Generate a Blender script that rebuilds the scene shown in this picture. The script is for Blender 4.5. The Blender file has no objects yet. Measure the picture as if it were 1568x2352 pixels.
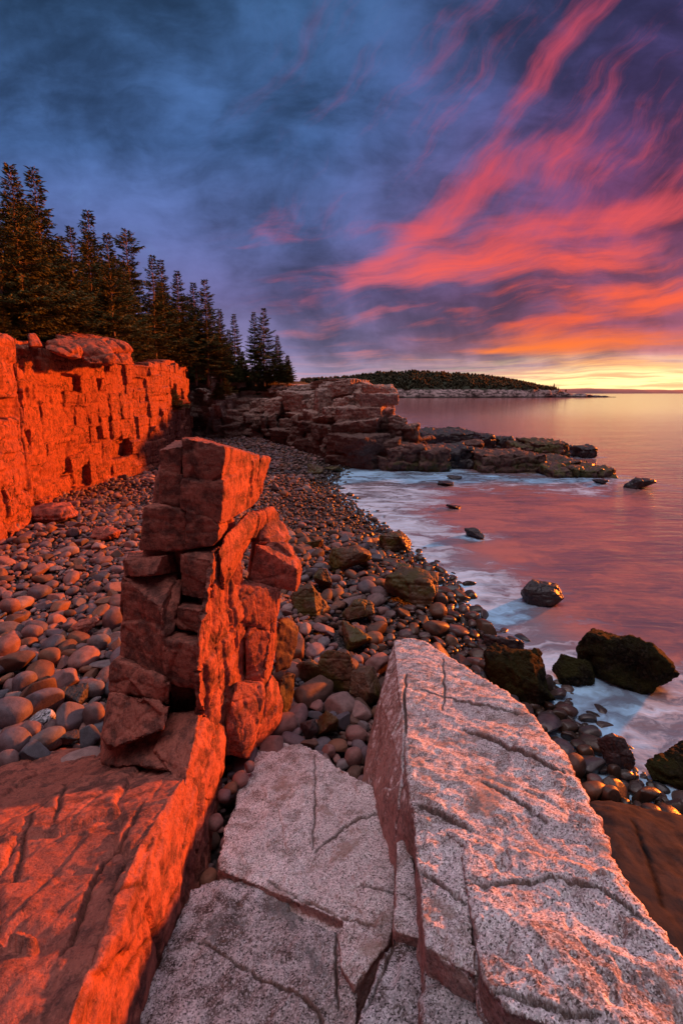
import bpy, bmesh, math, random
import numpy as np
from mathutils import Vector, Matrix
from mathutils.bvhtree import BVHTree
random.seed(7); RNG = np.random.default_rng(11)
sc = bpy.context.scene; C = sc.collection; PI = math.pi

# ------------------------------------------------------------------ camera
EYE = 6.0; FPX = 1045.0; PIT = math.radians(8); OCY = 903 + FPX*math.tan(PIT)
cd = bpy.data.cameras.new('camera'); cam = bpy.data.objects.new('camera', cd); C.objects.link(cam)
cam.location = (0, 0, EYE); cam.rotation_euler = (math.radians(90)-PIT, 0, 0)
cd.sensor_fit = 'VERTICAL'; cd.sensor_height = 36; cd.lens = 36*FPX/2352
cd.shift_y = (OCY-1176)/2352*-1*-1 if False else -(1176-OCY)/2352
cd.clip_end = 60000; cd.clip_start = 0.05; sc.camera = cam
def ray(px, py):
    a = (px-784)/FPX; b = -(py-OCY)/FPX
    return np.array([a, math.cos(PIT)+b*math.sin(PIT), b*math.cos(PIT)-math.sin(PIT)])
CAM = np.array([0, 0, EYE])
def at(px, py, Y):
    d = ray(px, py); return CAM + d*(Y/d[1])
def onz(px, py, z):
    d = ray(px, py); return CAM + d*((z-EYE)/d[2])
def onplane(px, py, pl):                       # pl: z = c + a*x + b*y
    c, a, b = pl; d = ray(px, py)
    t = (c-EYE)/(d[2]-a*d[0]-b*d[1]); return CAM + d*t
def proj(P):
    P = np.atleast_2d(P)-CAM
    f = P[:, 1]*math.cos(PIT) - P[:, 2]*math.sin(PIT); u = P[:, 1]*math.sin(PIT)+P[:, 2]*math.cos(PIT)
    f = np.maximum(f, 1e-3)
    return 784+FPX*P[:, 0]/f, OCY-FPX*u/f, f

# ------------------------------------------------------------------ noise
_perm = np.random.default_rng(3).permutation(1024).astype(np.int64)
_g = np.random.default_rng(4).normal(size=(1024, 3)); _g /= np.linalg.norm(_g, axis=1)[:, None]
def hsh(i, j, k): return _perm[(_perm[(_perm[i & 1023]+j) & 1023]+k) & 1023]
def perlin(P):
    P = np.asarray(P, float); I = np.floor(P).astype(np.int64); F = P-I
    U = F*F*F*(F*(F*6-15)+10); out = 0
    for dx in (0, 1):
        wx = U[:, 0] if dx else 1-U[:, 0]
        for dy in (0, 1):
            wy = U[:, 1] if dy else 1-U[:, 1]
            for dz in (0, 1):
                wz = U[:, 2] if dz else 1-U[:, 2]
                g = _g[hsh(I[:, 0]+dx, I[:, 1]+dy, I[:, 2]+dz)]
                out = out + wx*wy*wz*((F-np.array([dx, dy, dz]))*g).sum(1)
    return out*1.5
def fbm(P, sc_=1., oct_=4, seed=0, gain=.5):
    P = np.asarray(P)*sc_+seed*17.31; a = 1.; s = 0
    for _ in range(oct_): s = s+a*perlin(P); P = P*2.03+5.7; a *= gain
    return s
def ridg(P, sc_=1., oct_=3, seed=0):
    P = np.asarray(P)*sc_+seed*13.7; a = 1.; s = 0
    for _ in range(oct_): s = s+a*(1-2*np.abs(perlin(P))); P = P*2.1+3.3; a *= .5
    return s
def joints(P, scl, amp, groove, gw, seed=0, rot=None, warp=.15, tilt=.5):
    """bedding and joint blocks: every block of a brick lattice steps in or out, grooves between"""
    Q = np.asarray(P, float)
    if rot is not None: Q = Q @ np.array(rot).T
    scl = np.array(scl, float)
    W = np.stack([fbm(Q, .6, 3, seed+k+1) for k in range(3)], 1)*warp
    Q = (Q + W*np.mean(scl))/scl
    k = np.floor(Q[:, 2]).astype(np.int64)
    Q = Q.copy(); Q[:, 0] += (hsh(k, k*0+seed, k*0+5)/1023.)*.9; Q[:, 1] += (hsh(k, k*0+seed, k*0+9)/1023.)*.9
    I = np.floor(Q).astype(np.int64); F = Q-I
    h = hsh(I[:, 0]+seed*7, I[:, 1], I[:, 2])/1023.
    h2 = hsh(I[:, 0]+seed*3+50, I[:, 1]+9, I[:, 2])/1023.-.5; h3 = hsh(I[:, 0]+seed*3+90, I[:, 1]+19, I[:, 2]+4)/1023.-.5
    e = (np.minimum(F, 1-F)*scl).min(1)
    return amp*((h-.5)*2 + tilt*2*(h2*(F[:, 0]-.5)+h3*(F[:, 2]-.5))) - groove*np.exp(-(e/gw)**2)

# ------------------------------------------------------------------ meshes and tags
def tag(o, label=None, cat=None, group=None, kind=None):
    if label: o['label'] = label
    if cat: o['category'] = cat
    if group: o['group'] = group
    if kind: o['kind'] = kind
    return o
def link(name, me, mat, parent=None, smooth=True):
    o = bpy.data.objects.new(name, me); C.objects.link(o)
    if mat: me.materials.append(mat)
    if parent: o.parent = parent; o.matrix_parent_inverse = Matrix.Translation(-Vector(parent.location))
    if smooth: me.polygons.foreach_set('use_smooth', [True]*len(me.polygons))
    return o
def np_mesh(name, V, F):
    V = np.asarray(V, np.float32); F = np.asarray(F, np.int32); n = F.shape[1]
    me = bpy.data.meshes.new(name)
    me.vertices.add(len(V)); me.vertices.foreach_set('co', V.ravel())
    me.loops.add(F.size); me.loops.foreach_set('vertex_index', F.ravel())
    me.polygons.add(len(F)); me.polygons.foreach_set('loop_start', np.arange(0, F.size, n, dtype=np.int32))
    me.update(calc_edges=True); return me
def set_attr(me, name, vals, typ='FLOAT'):
    a = me.attributes.new(name, 'FLOAT_COLOR' if typ == 'C' else typ, 'POINT')
    if typ == 'C': a.data.foreach_set('color', np.asarray(vals, np.float32).ravel())
    else: a.data.foreach_set('value', np.asarray(vals, np.float32))
def grid_faces(nu, nv):
    i = np.arange(nu-1)[:, None]*nv+np.arange(nv-1)[None]
    return np.stack([i, i+nv, i+nv+1, i+1], -1).reshape(-1, 4)
def empty(name, loc):
    o = bpy.data.objects.new(name, None); C.objects.link(o); o.location = loc; o.empty_display_size = .2; return o
def origin_to(o, loc):
    loc = Vector(loc); o.data.transform(Matrix.Translation(-loc)); o.location = loc

# ------------------------------------------------------------------ node helper
class NT:
    def __init__(s, tree): s.t = tree; s.n = tree.nodes; s.l = tree.links
    def _in(s, sock, v):
        if v is None: return
        if isinstance(v, bpy.types.NodeSocket): s.l.new(v, sock)
        elif isinstance(v, bpy.types.Node): s.l.new(v.outputs[0], sock)
        else:
            if hasattr(sock, 'default_value'):
                dv = sock.default_value
                if hasattr(dv, '__len__') and not hasattr(v, '__len__'): v = (v,)*len(dv)
                if hasattr(dv, '__len__') and len(dv) == 4 and len(v) == 3: v = tuple(v)+(1,)
                sock.default_value = v
    def m(s, op, a=None, b=None, c=None, clamp=False):
        n = s.n.new('ShaderNodeMath'); n.operation = op; n.use_clamp = clamp
        s._in(n.inputs[0], a); s._in(n.inputs[1], b); s._in(n.inputs[2], c); return n.outputs[0]
    def v(s, op, a=None, b=None, scale=None):
        n = s.n.new('ShaderNodeVectorMath'); n.operation = op; s._in(n.inputs[0], a); s._in(n.inputs[1], b)
        if scale is not None: s._in(n.inputs['Scale'], scale)
        return n.outputs['Value'] if op in ('LENGTH', 'DOT_PRODUCT', 'DISTANCE') else n.outputs[0]
    def xyz(s, x, y, z=0.):
        n = s.n.new('ShaderNodeCombineXYZ'); s._in(n.inputs[0], x); s._in(n.inputs[1], y); s._in(n.inputs[2], z); return n.outputs[0]
    def sep(s, a): n = s.n.new('ShaderNodeSeparateXYZ'); s._in(n.inputs[0], a); return n.outputs
    def mr(s, v, a, b, c=0., d=1., smooth=True):
        n = s.n.new('ShaderNodeMapRange'); n.interpolation_type = 'SMOOTHSTEP' if smooth else 'LINEAR'; n.clamp = True
        for i, q in enumerate((v, a, b, c, d)): s._in(n.inputs[i], q)
        return n.outputs[0]
    def mix(s, f, a, b, mode='MIX'):
        n = s.n.new('ShaderNodeMix'); n.data_type = 'RGBA'; n.blend_type = mode; n.clamp_factor = True
        s._in(n.inputs[0], f); s._in(n.inputs[6], a); s._in(n.inputs[7], b); return n.outputs[2]
    def noise(s, vec, scale, detail=4, rough=.5, dist=0., color=False):
        n = s.n.new('ShaderNodeTexNoise'); s._in(n.inputs['Vector'], vec); n.inputs['Scale'].default_value = scale
        n.inputs['Detail'].default_value = detail; n.inputs['Roughness'].default_value = rough; n.inputs['Distortion'].default_value = dist
        return n.outputs['Color' if color else 'Fac']
    def vor(s, vec, scale, feature='F1', out='Distance', rnd=1.):
        n = s.n.new('ShaderNodeTexVoronoi'); n.feature = feature; s._in(n.inputs['Vector'], vec); n.inputs['Scale'].default_value = scale
        n.inputs['Randomness'].default_value = rnd; return n.outputs[out]
    def ramp(s, f, stops):
        n = s.n.new('ShaderNodeValToRGB'); s._in(n.inputs[0], f); el = n.color_ramp.elements
        while len(el) < len(stops): el.new(.5)
        for e, (p, c) in zip(el, stops): e.position = p; e.color = tuple(c)+(1,)
        return n.outputs[0]
    def map(s, vec, loc=(0, 0, 0), rot=(0, 0, 0), scl=(1, 1, 1)):
        n = s.n.new('ShaderNodeMapping'); s._in(n.inputs[0], vec); n.inputs[1].default_value = loc
        n.inputs[2].default_value = rot; n.inputs[3].default_value = scl; return n.outputs[0]
    def attr(s, name, out='Fac'):
        n = s.n.new('ShaderNodeAttribute'); n.attribute_name = name; return n.outputs[out]
def lin(r, g, b):
    f = lambda c: (c/255/12.92 if c <= 10 else ((c/255+.055)/1.055)**2.4)
    return (f(r), f(g), f(b))
def newmat(name):
    m = bpy.data.materials.new(name); m.use_nodes = True; t = NT(m.node_tree); p = m.node_tree.nodes['Principled BSDF']; return m, t, p
def pos(t): return t.n.new('ShaderNodeNewGeometry').outputs['Position']
def bump(t, p, h, strength, dist):
    b = t.n.new('ShaderNodeBump'); b.inputs['Strength'].default_value = strength; b.inputs['Distance'].default_value = dist
    t._in(b.inputs['Height'], h); t.l.new(b.outputs[0], p.inputs['Normal'])

def rockmat(name, a, b, dark, speck=0., spsc=60., stain=.5, moss=None, mossz=1.4, bumpd=.03, rough=.8, wetz=None, streak=0., lic=None, spmin=.35, vein=0., lowdark=None, spec=.3, side=None):
    m, t, p = newmat(name); P = pos(t)
    n1 = t.noise(P, .9, 8, .62, .3); n2 = t.noise(P, 5., 8, .65); n3 = t.noise(P, 24., 6, .6)
    col = t.mix(t.mr(n1, .36, .64), a, b)
    st = t.mr(t.m('ADD', n2, t.m('MULTIPLY', n1, .5)), .82, .62)
    col = t.mix(t.m('MULTIPLY', st, stain), col, dark)
    if streak:
        sv = t.map(P, scl=(1.6, 1.6, .18)); sn = t.noise(sv, 3., 6, .6, .2)
        col = t.mix(t.m('MULTIPLY', t.mr(sn, .56, .72), streak), col, dark)
    if speck:
        v = t.vor(P, spsc, out='Color'); vs = t.sep(v)[0]
        n4 = t.noise(P, spsc*.45, 4, .6)
        sp = t.m('MULTIPLY', t.mr(t.m('ADD', t.m('MULTIPLY', vs, .5), t.m('MULTIPLY', n4, .9)), .60, .50), speck)
        col = t.mix(sp, col, tuple(c*spmin for c in dark))
        if speck > .5:
            gv = t.mr(t.sep(v)[2], 0., 1., .52, 1.42, False); col = t.mix(1., col, t.xyz(gv, gv, gv), 'MULTIPLY')
        wt = t.m('MULTIPLY', t.mr(t.sep(v)[1], .72, .85), speck*.45)
        col = t.mix(wt, col, tuple(min(1, c*1.45+.04) for c in a))
    if lic is not None:
        ln = t.noise(P, 1.7, 7, .7, .4); col = t.mix(t.m('MULTIPLY', t.mr(ln, .55, .66), .75), col, lic)
    if vein:
        dv = t.v('ADD', P, t.v('SCALE', t.noise(P, 1.6, 5, .6, color=True), scale=.9))
        e = t.vor(dv, .9, 'DISTANCE_TO_EDGE'); col = t.mix(t.m('MULTIPLY', t.mr(e, .02, .004), vein), col, tuple(c*.3 for c in dark))
    if moss is not None:
        z = t.sep(P)[2]; mn = t.noise(P, 1.3, 7, .65)
        mf = t.m('MULTIPLY', t.mr(z, mossz, mossz*.25), t.mr(mn, .42, .58)); col = t.mix(mf, col, moss)
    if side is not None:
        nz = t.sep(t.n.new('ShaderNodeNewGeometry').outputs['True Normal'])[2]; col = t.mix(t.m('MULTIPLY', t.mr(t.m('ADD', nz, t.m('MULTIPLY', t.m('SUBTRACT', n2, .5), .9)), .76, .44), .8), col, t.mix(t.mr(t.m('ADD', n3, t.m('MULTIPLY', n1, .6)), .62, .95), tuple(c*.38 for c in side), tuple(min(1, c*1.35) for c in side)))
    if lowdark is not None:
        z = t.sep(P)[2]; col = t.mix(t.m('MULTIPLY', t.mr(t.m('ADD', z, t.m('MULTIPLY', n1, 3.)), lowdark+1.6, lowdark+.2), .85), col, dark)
    col = t.mix(t.m('MULTIPLY', t.attr('crack_dark'), .85), col, tuple(c*.25 for c in dark))  # darker rock colour along the crack grooves
    h = t.m('ADD', t.m('MULTIPLY', n2, 1.), t.m('MULTIPLY', n3, .5))
    h = t.m('ADD', h, t.m('MULTIPLY', t.noise(P, 90., 4, .6), .18))
    t._in(p.inputs['Base Color'], col)
    if wetz:
        z = t.sep(P)[2]; t._in(p.inputs['Roughness'], t.mr(z, wetz*.4, wetz, .32, rough))
    else: p.inputs['Roughness'].default_value = rough
    p.inputs['Specular IOR Level'].default_value = spec
    bump(t, p, h, .75, bumpd); return m
M_red = rockmat('red_granite', (.44, .138, .10), (.31, .095, .07), (.085, .034, .03), speck=.32, spsc=75, stain=.85, streak=.25, bumpd=.05)
M_cliff = rockmat('cliff_granite', (.40, .115, .065), (.27, .075, .048), (.07, .024, .018), speck=.25, spsc=20, stain=.65, streak=.65, bumpd=.06, vein=.9)
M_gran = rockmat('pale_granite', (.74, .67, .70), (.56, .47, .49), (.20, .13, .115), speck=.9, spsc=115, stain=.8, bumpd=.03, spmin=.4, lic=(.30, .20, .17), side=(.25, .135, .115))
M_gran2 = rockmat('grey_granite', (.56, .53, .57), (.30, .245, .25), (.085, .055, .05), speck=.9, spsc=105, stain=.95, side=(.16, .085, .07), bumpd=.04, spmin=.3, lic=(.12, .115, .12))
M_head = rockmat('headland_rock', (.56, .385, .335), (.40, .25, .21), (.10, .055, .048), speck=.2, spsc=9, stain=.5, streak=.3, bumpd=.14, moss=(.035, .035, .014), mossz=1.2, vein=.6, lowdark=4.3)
M_plat = rockmat('shore_rock', (.21, .115, .10), (.14, .08, .072), (.045, .028, .025), stain=.7, moss=(.08, .072, .024), mossz=1.5, bumpd=.14, wetz=1.2, rough=.7)
M_mossy = rockmat('mossy_shore_rock', (.21, .115, .10), (.14, .08, .072), (.045, .028, .025), stain=.7, moss=(.105, .095, .030), mossz=3.0, bumpd=.14, wetz=1.2, rough=.7)
M_boul = rockmat('brown_boulder', (.16, .085, .055), (.09, .055, .038), (.05, .03, .022), stain=.6, moss=(.075, .06, .014), mossz=1.9, bumpd=.03, wetz=1., rough=.6)
M_weed = rockmat('weedy_rock', (.030, .022, .012), (.018, .015, .008), (.008, .006, .004), stain=.6, moss=(.036, .034, .010), mossz=1.6, bumpd=.30, rough=.85, spec=.12, speck=.7, spsc=22)
M_dark = rockmat('dark_wet_rock', (.07, .055, .06), (.045, .04, .045), (.02, .018, .018), stain=.5, bumpd=.03, wetz=.9, rough=.5)
M_smooth = rockmat('smooth_brown_ledge', (.058, .045, .042), (.034, .028, .028), (.016, .012, .012), stain=.5, bumpd=.012, rough=.9, spec=.06)

def cobmat():
    m, t, p = newmat('cobble_stone'); P = pos(t); c = t.attr('tint', 'Color')
    n = t.noise(P, 9., 6, .6); n2 = t.noise(P, 70., 4, .7)
    c = t.mix(t.m('MULTIPLY', t.mr(n, .58, .36), .5), c, t.v('SCALE', c, scale=.45))
    c = t.mix(t.m('MULTIPLY', t.mr(n2, .56, .64), .35), c, t.v('SCALE', c, scale=1.5))
    c = t.mix(t.m('MULTIPLY', t.mr(n2, .44, .36), .4), c, t.v('SCALE', c, scale=.45))
    z = t.sep(P)[2]; w = t.mr(t.m('ADD', z, t.m('MULTIPLY', n, .25)), .75, .2)
    c = t.mix(t.m('MULTIPLY', w, .85), c, t.mix(.5, t.v('SCALE', c, scale=.3), (.03, .028, .016)))
    t._in(p.inputs['Base Color'], c); t._in(p.inputs['Roughness'], t.mr(w, 0., 1., .72, .28)); p.inputs['Specular IOR Level'].default_value = .4
    bump(t, p, t.m('ADD', t.noise(P, 22., 5, .6), t.m('MULTIPLY', n2, .3)), .6, .012); return m
M_cob = cobmat()
M_white = rockmat('speckled_stone', (.42, .42, .46), (.30, .31, .36), (.03, .03, .035), speck=1., spsc=40, stain=.9, bumpd=.01)
m_, t_, p_ = newmat('beach_gravel'); P_ = pos(t_)
vc = t_.vor(P_, 14., out='Color'); vd = t_.vor(P_, 14.)
t_._in(p_.inputs['Base Color'], t_.mix(t_.mr(vd, .15, .6), t_.mix(t_.sep(vc)[0], (.14, .085, .08), (.09, .07, .075)), (.012, .008, .008)))
bump(t_, p_, t_.m('SUBTRACT', 1., vd), 1., .05); p_.inputs['Roughness'].default_value = .8; M_beach = m_
m_, t_, p_ = newmat('forest_floor'); P_ = pos(t_)
t_._in(p_.inputs['Base Color'], t_.mix(t_.noise(P_, 2., 6, .6), (.03, .035, .012), (.07, .045, .025))); p_.inputs['Roughness'].default_value = .95
bump(t_, p_, t_.noise(P_, 8., 6, .6), 1., .1); M_floor = m_

# ------------------------------------------------------------------ beach height
WL = [(790,1080),(770,1120),(860,1190),(950,1270),(1040,1330),(1100,1420),(1200,1510),(1290,1590),(1370,1700),(1500,1790),(1568,1850)]
_w = np.array([onz(a, b, 0)[:2] for a, b in WL]); _w = _w[np.argsort(_w[:, 1])]
_wy = np.concatenate([[-5, 2, 4.], _w[:, 1], [38, 45, 80]]); _wx = np.concatenate([[6.4, 5.9, 5.5], _w[:, 0], [1.5, 6, 8]])
def wline(y): return np.interp(y, _wy, _wx)
def beach(x, y):
    x = np.asarray(x, float); y = np.asarray(y, float)
    d = (wline(y)-x)*.92
    z = np.where(d > 0, 2.35*(1-np.exp(-d*.062*(1+.0*d))) , .17*d)
    z = z + .09*np.sin(x*.9+y*.35)*np.clip(d/4, 0, 1)+.05*np.sin(y*1.3-x*.6)*np.clip(d/3, 0, 1)
    return np.maximum(z, -3.)
def onbeach(px, py, up=0.):
    z = .8
    for _ in range(25):
        p = onz(px, py, z+up); z = .5*z+.5*float(beach(p[0], p[1]))
    return onz(px, py, z+up)

# ------------------------------------------------------------------ rocks
DG = bpy.context.evaluated_depsgraph_get
def hull_bm(bm, pts):
    vs = [bm.verts.new(tuple(map(float, p))) for p in pts]
    r = bmesh.ops.convex_hull(bm, input=vs)
    junk = list({g for g in r['geom_interior']+r['geom_unused'] if isinstance(g, bmesh.types.BMVert)})
    if junk: bmesh.ops.delete(bm, geom=junk, context='VERTS')
def remeshed(hulls, voxel):
    bm = bmesh.new()
    for h in hulls:
        b2 = bmesh.new(); hull_bm(b2, h); bmesh.ops.recalc_face_normals(b2, faces=b2.faces)
        me = bpy.data.meshes.new('t'); b2.to_mesh(me); b2.free(); bm.from_mesh(me); bpy.data.meshes.remove(me)
    me = bpy.data.meshes.new('t'); bm.to_mesh(me); bm.free()
    o = bpy.data.objects.new('t', me); C.objects.link(o)
    md = o.modifiers.new('r', 'REMESH'); md.mode = 'VOXEL'; md.voxel_size = voxel; md.adaptivity = 0
    ev = o.evaluated_get(DG()); m2 = bpy.data.meshes.new_from_object(ev)
    bpy.data.objects.remove(o); bpy.data.meshes.remove(me); return m2
def mesh_np(me):
    V = np.empty(len(me.vertices)*3, np.float32); me.vertices.foreach_get('co', V)
    N = np.empty(len(me.vertices)*3, np.float32); me.vertices.foreach_get('normal', N)
    return V.reshape(-1, 3).astype(float), N.reshape(-1, 3).astype(float)
def bvh_of(me, V=None):
    if V is None: V, _ = mesh_np(me)
    F = np.empty(len(me.loops), np.int32); me.loops.foreach_get('vertex_index', F)
    return BVHTree.FromPolygons(V.tolist(), F.reshape(-1, 4).tolist()) if len(F) == 4*len(me.polygons) else BVHTree.FromPolygons(V.tolist(), [tuple(p.vertices) for p in me.polygons])
def seg_dist(V, A, B):
    AB = B-A; t = np.clip(((V-A)@AB)/max(AB@AB, 1e-9), 0, 1); return np.linalg.norm(V-(A+t[:, None]*AB), axis=1)
OCC = []
def rock(name, hulls, mat, voxel=.03, amp=.05, fsc=1.2, jt=None, chip=0., chsc=3., cracks=(), extra=None, fine=.25, parent=None, seed=0, occ=False, smoothn=0, loc=None, echip=2.2):
    me = remeshed(hulls, voxel); V, N = mesh_np(me)
    if len(V) == 0: raise RuntimeError(name)
    if smoothn:                                    # relax the hard hull edges
        E = np.empty(len(me.edges)*2, np.int32); me.edges.foreach_get('vertices', E); E = E.reshape(-1, 2)
        cnt = np.bincount(E.ravel(), minlength=len(V))[:, None]
        for _ in range(smoothn):
            S = np.zeros_like(V)
            for k in range(3):
                S[:, k] = np.bincount(E[:, 0], V[E[:, 1], k], len(V))+np.bincount(E[:, 1], V[E[:, 0], k], len(V))
            V = .4*V+.6*S/cnt
        me.vertices.foreach_set('co', V.astype(np.float32).ravel()); me.update(); _, N = mesh_np(me)
    toc = CAM-V; toc /= np.linalg.norm(toc, axis=1)[:, None]; vis = ((N*toc).sum(1) > -.45) & (V[:, 2] > V[:, 2].min()+.05)
    VA, NA = V, N; V = VA[vis]; N = NA[vis]; crack_dark = np.zeros(len(V))
    D = amp*fbm(V, fsc, 5, seed, .5)+amp*fine*fbm(V, fsc*9, 3, seed+5)
    if echip:
        E = np.empty(len(me.edges)*2, np.int32); me.edges.foreach_get('vertices', E); E = E.reshape(-1, 2); cnt = np.bincount(E.ravel(), minlength=len(VA))[:, None]; S_ = VA.copy()
        for _ in range(7): S_ = np.stack([np.bincount(E[:, 0], S_[E[:, 1], k], len(VA))+np.bincount(E[:, 1], S_[E[:, 0], k], len(VA)) for k in range(3)], 1)/cnt
        ed_ = ((VA-S_)*NA).sum(1)[vis]; D = D-echip*np.clip(ed_, 0, 1)*np.clip(fbm(V, .16/voxel, 3, seed+31)*1.6+.25, 0, 1.6)
    if chip: 
        r = ridg(V, chsc, 3, seed+3); D = D-chip*np.clip(r-.9, 0, 1)*1.5
        q = fbm(V, chsc*.8, 2, seed+9)*5; D = D+chip*.35*(np.floor(q)+np.clip((q-np.floor(q))*4, 0, 1))/2
    for j in (jt or []): D = D+joints(V, *j)
    if extra is not None: D = D+extra(V, N)
    W = V+N*D[:, None]
    if cracks:
        bt = bvh_of(me, VA)
        for cr in cracks:
            w, dep, pl = cr[:3]; step = cr[3] if len(cr) > 3 else 0.; w = max(w*.36, voxel*.85); dep *= 1.1; pts = []
            for a, b in zip(pl[:-1], pl[1:]):
                n = max(2, int(math.hypot(b[0]-a[0], b[1]-a[1])/9))
                for k in range(n): 
                    u = k/n; jx, jy = random.uniform(-2.5, 2.5), random.uniform(-2.5, 2.5)
                    pts.append((a[0]*(1-u)+b[0]*u+jx, a[1]*(1-u)+b[1]*u+jy))
            pts.append(pl[-1]); Q = []
            for q in pts:
                h = bt.ray_cast(Vector(CAM), Vector(ray(*q)))
                if h[0] is not None: Q.append(np.array(h[0]))
            if len(Q) < 2: continue
            dm = np.full(len(V), 9.); sg = np.zeros(len(V)); tp = np.zeros(len(V)); nQ = len(Q)-1
            for iq, (A, B) in enumerate(zip(Q[:-1], Q[1:])):
                if np.linalg.norm(A-B) < .9:
                    q_ = seg_dist(V, A, B); c_ = (B[0]-A[0])*(V[:, 1]-A[1])-(B[1]-A[1])*(V[:, 0]-A[0]); nr = q_ < dm; sg = np.where(nr, np.sign(c_), sg); tp = np.where(nr, (iq+.5)/nQ, tp); dm = np.minimum(dm, q_)
            G_ = dep*np.exp(-(dm/w)**2)*(.75+.5*fbm(V, 3., 2, seed+2)); ta = np.clip(np.sin(np.pi*tp), 0, 1)**.5; G_ = G_*ta*(.55 if step else 1.); W = W-N*G_[:, None]
            if step: W = W+N*(step*.6*ta*np.clip(sg*dm/(.5*w), 0, 1)*np.exp(-dm/(abs(step)*11)))[:, None]
            crack_dark = np.maximum(crack_dark, np.exp(-(dm/(w*1.15))**2))
    WA = VA.copy(); WA[vis] = W; W = WA; DA = np.zeros(len(W)); DA[vis] = crack_dark; set_attr(me, 'crack_dark', DA)
    me.vertices.foreach_set('co', W.astype(np.float32).ravel()); me.update()
    if occ: OCC.append(bvh_of(me, W))
    me.name = name; o = link(name, me, mat, parent)
    if parent is None:
        if loc is None: loc = (W[:, 0].mean(), W[:, 1].mean(), W[:, 2].min())
        origin_to(o, loc)
    return o
def ext(front, Yf, Yb, sh=(.0, 0), down=None):
    """corner points of a block: image outline at depth Yf carried back along the joints to Yb"""
    P = [at(a, b, Yf) for a, b in front]; out = list(P)
    for p in P: out.append(p+np.array([sh[0]*(Yb-Yf), Yb-Yf, sh[1]*(Yb-Yf)]))
    return out
def pts(*a): return [at(*q) for q in a]

# ---- the red rock pillar
Z3 = lambda x, y: (183.7+.3866*x, 964.4+.3866*y)
def z3(*l): return [Z3(*q) for q in l]
pil = empty('rock_pillar', (-2.2, 6.2, .9))
tag(pil, 'tall upright pillar of fractured red granite blocks standing among the cobbles', 'rock pillar')
J1 = [((.9, .8, .62), .022, .012, .016, 3, None, .35, 1.4), ((.3, .3, .22), .006, .006, .012, 5, None, .4, 1.2)]
def pb(h, seed, amp=.03, vox=.017, jt=J1, chip=.018, cr=(), ex=None):
    if not (isinstance(h[0], (list, tuple)) and len(np.shape(h[0])) == 2):
        c_ = np.mean(h, 0); h = [c_+(p-c_)*1.055 for p in h]
    hs = h if isinstance(h[0], (list, tuple)) and not isinstance(h[0], np.ndarray) and len(np.shape(h[0])) == 2 else [h]
    return rock('block', hs, M_red, vox, amp*.45, 1.3, jt, chip*.55, 3.5, cr, ex, .3, pil, seed, occ=True)
def P3(l): return [at(*(Z3(a, b)+(Y,))) for a, b, Y in l]
# the joined mass inside, between the blocks
pb(P3([(480,300,6.15),(800,300,6.15),(930,700,6.25),(980,1000,6.3),(960,1900,6.1),(700,1950,5.6),(330,1900,5.4),(330,1000,5.9),(420,600,6.1),(480,300,6.7),(800,300,6.7),(900,700,6.8),(900,1900,6.6),(400,1900,6.2)]), 40, .03, vox=.03)
# top blocks
pb(P3([(470,182,5.75),(608,165,5.7),(602,522,5.7),(475,490,5.75),(560,128,6.5),(640,128,6.6),(640,500,6.6),(480,400,6.4)]), 1)
pb(P3([(615,115,5.6),(862,165,5.5),(835,612,5.5),(700,560,5.55),(640,530,5.6),(602,520,5.62),(690,108,6.7),(1000,196,6.9),(1056,216,6.95),(1008,512,6.9),(890,575,6.3),(700,500,6.8)]), 2, .035)
pb(P3([(1071,222,7.0),(1128,222,7.5),(1105,330,7.45),(1062,470,7.3),(1012,520,7.0),(1030,400,7.0),(1000,240,7.3),(950,500,7.3)]), 3, .02)
# second course
pb(P3([(378,520,5.6),(480,512,5.6),(628,540,5.6),(628,770,5.6),(500,782,5.6),(356,765,5.6),(372,640,5.6),(450,480,6.7),(700,480,6.8),(700,760,6.8),(400,720,6.6)]), 4, .03)
pb(P3([(634,540,5.55),(705,552,5.55),(830,618,5.5),(872,655,5.8),(818,725,5.5),(790,748,5.5),(634,770,5.55),(700,480,6.9),(900,560,6.9),(860,700,6.8),(700,740,6.8)]), 5, .03)
# tall lit fins to the right of the second course
pb(P3([(868,680,5.75),(1000,548,6.6),(1082,548,6.9),(1040,700,6.8),(980,800,6.5),(855,1015,5.7),(848,960,5.5),(830,780,5.5),(930,760,5.9),(820,1000,6.2),(900,700,7.2)]), 6, .02)
pb(P3([(1086,530,6.95),(1148,512,7.3),(1182,560,7.4),(1186,605,7.4),(1140,640,7.2),(1062,712,6.9),(1058,640,6.9),(1000,560,7.4),(1000,700,7.3)]), 7, .02)
pb(P3([(1062,712,6.75),(1110,600,7.1),(1200,600,7.4),(1212,660,7.35),(1240,680,7.3),(1236,735,7.1),(1100,745,6.7),(1062,735,6.7),(1150,600,7.8),(1000,700,7.4)]), 8, .03)
pb(P3([(1048,742,6.55),(1220,742,6.9),(1310,842,7.0),(1312,880,6.95),(1288,1012,6.8),(1276,1012,6.7),(1010,962,6.5),(1288,886,6.7),(1040,700,7.4),(1240,760,7.6),(1240,980,7.5),(1000,900,7.4)]), 9, .025)
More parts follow.
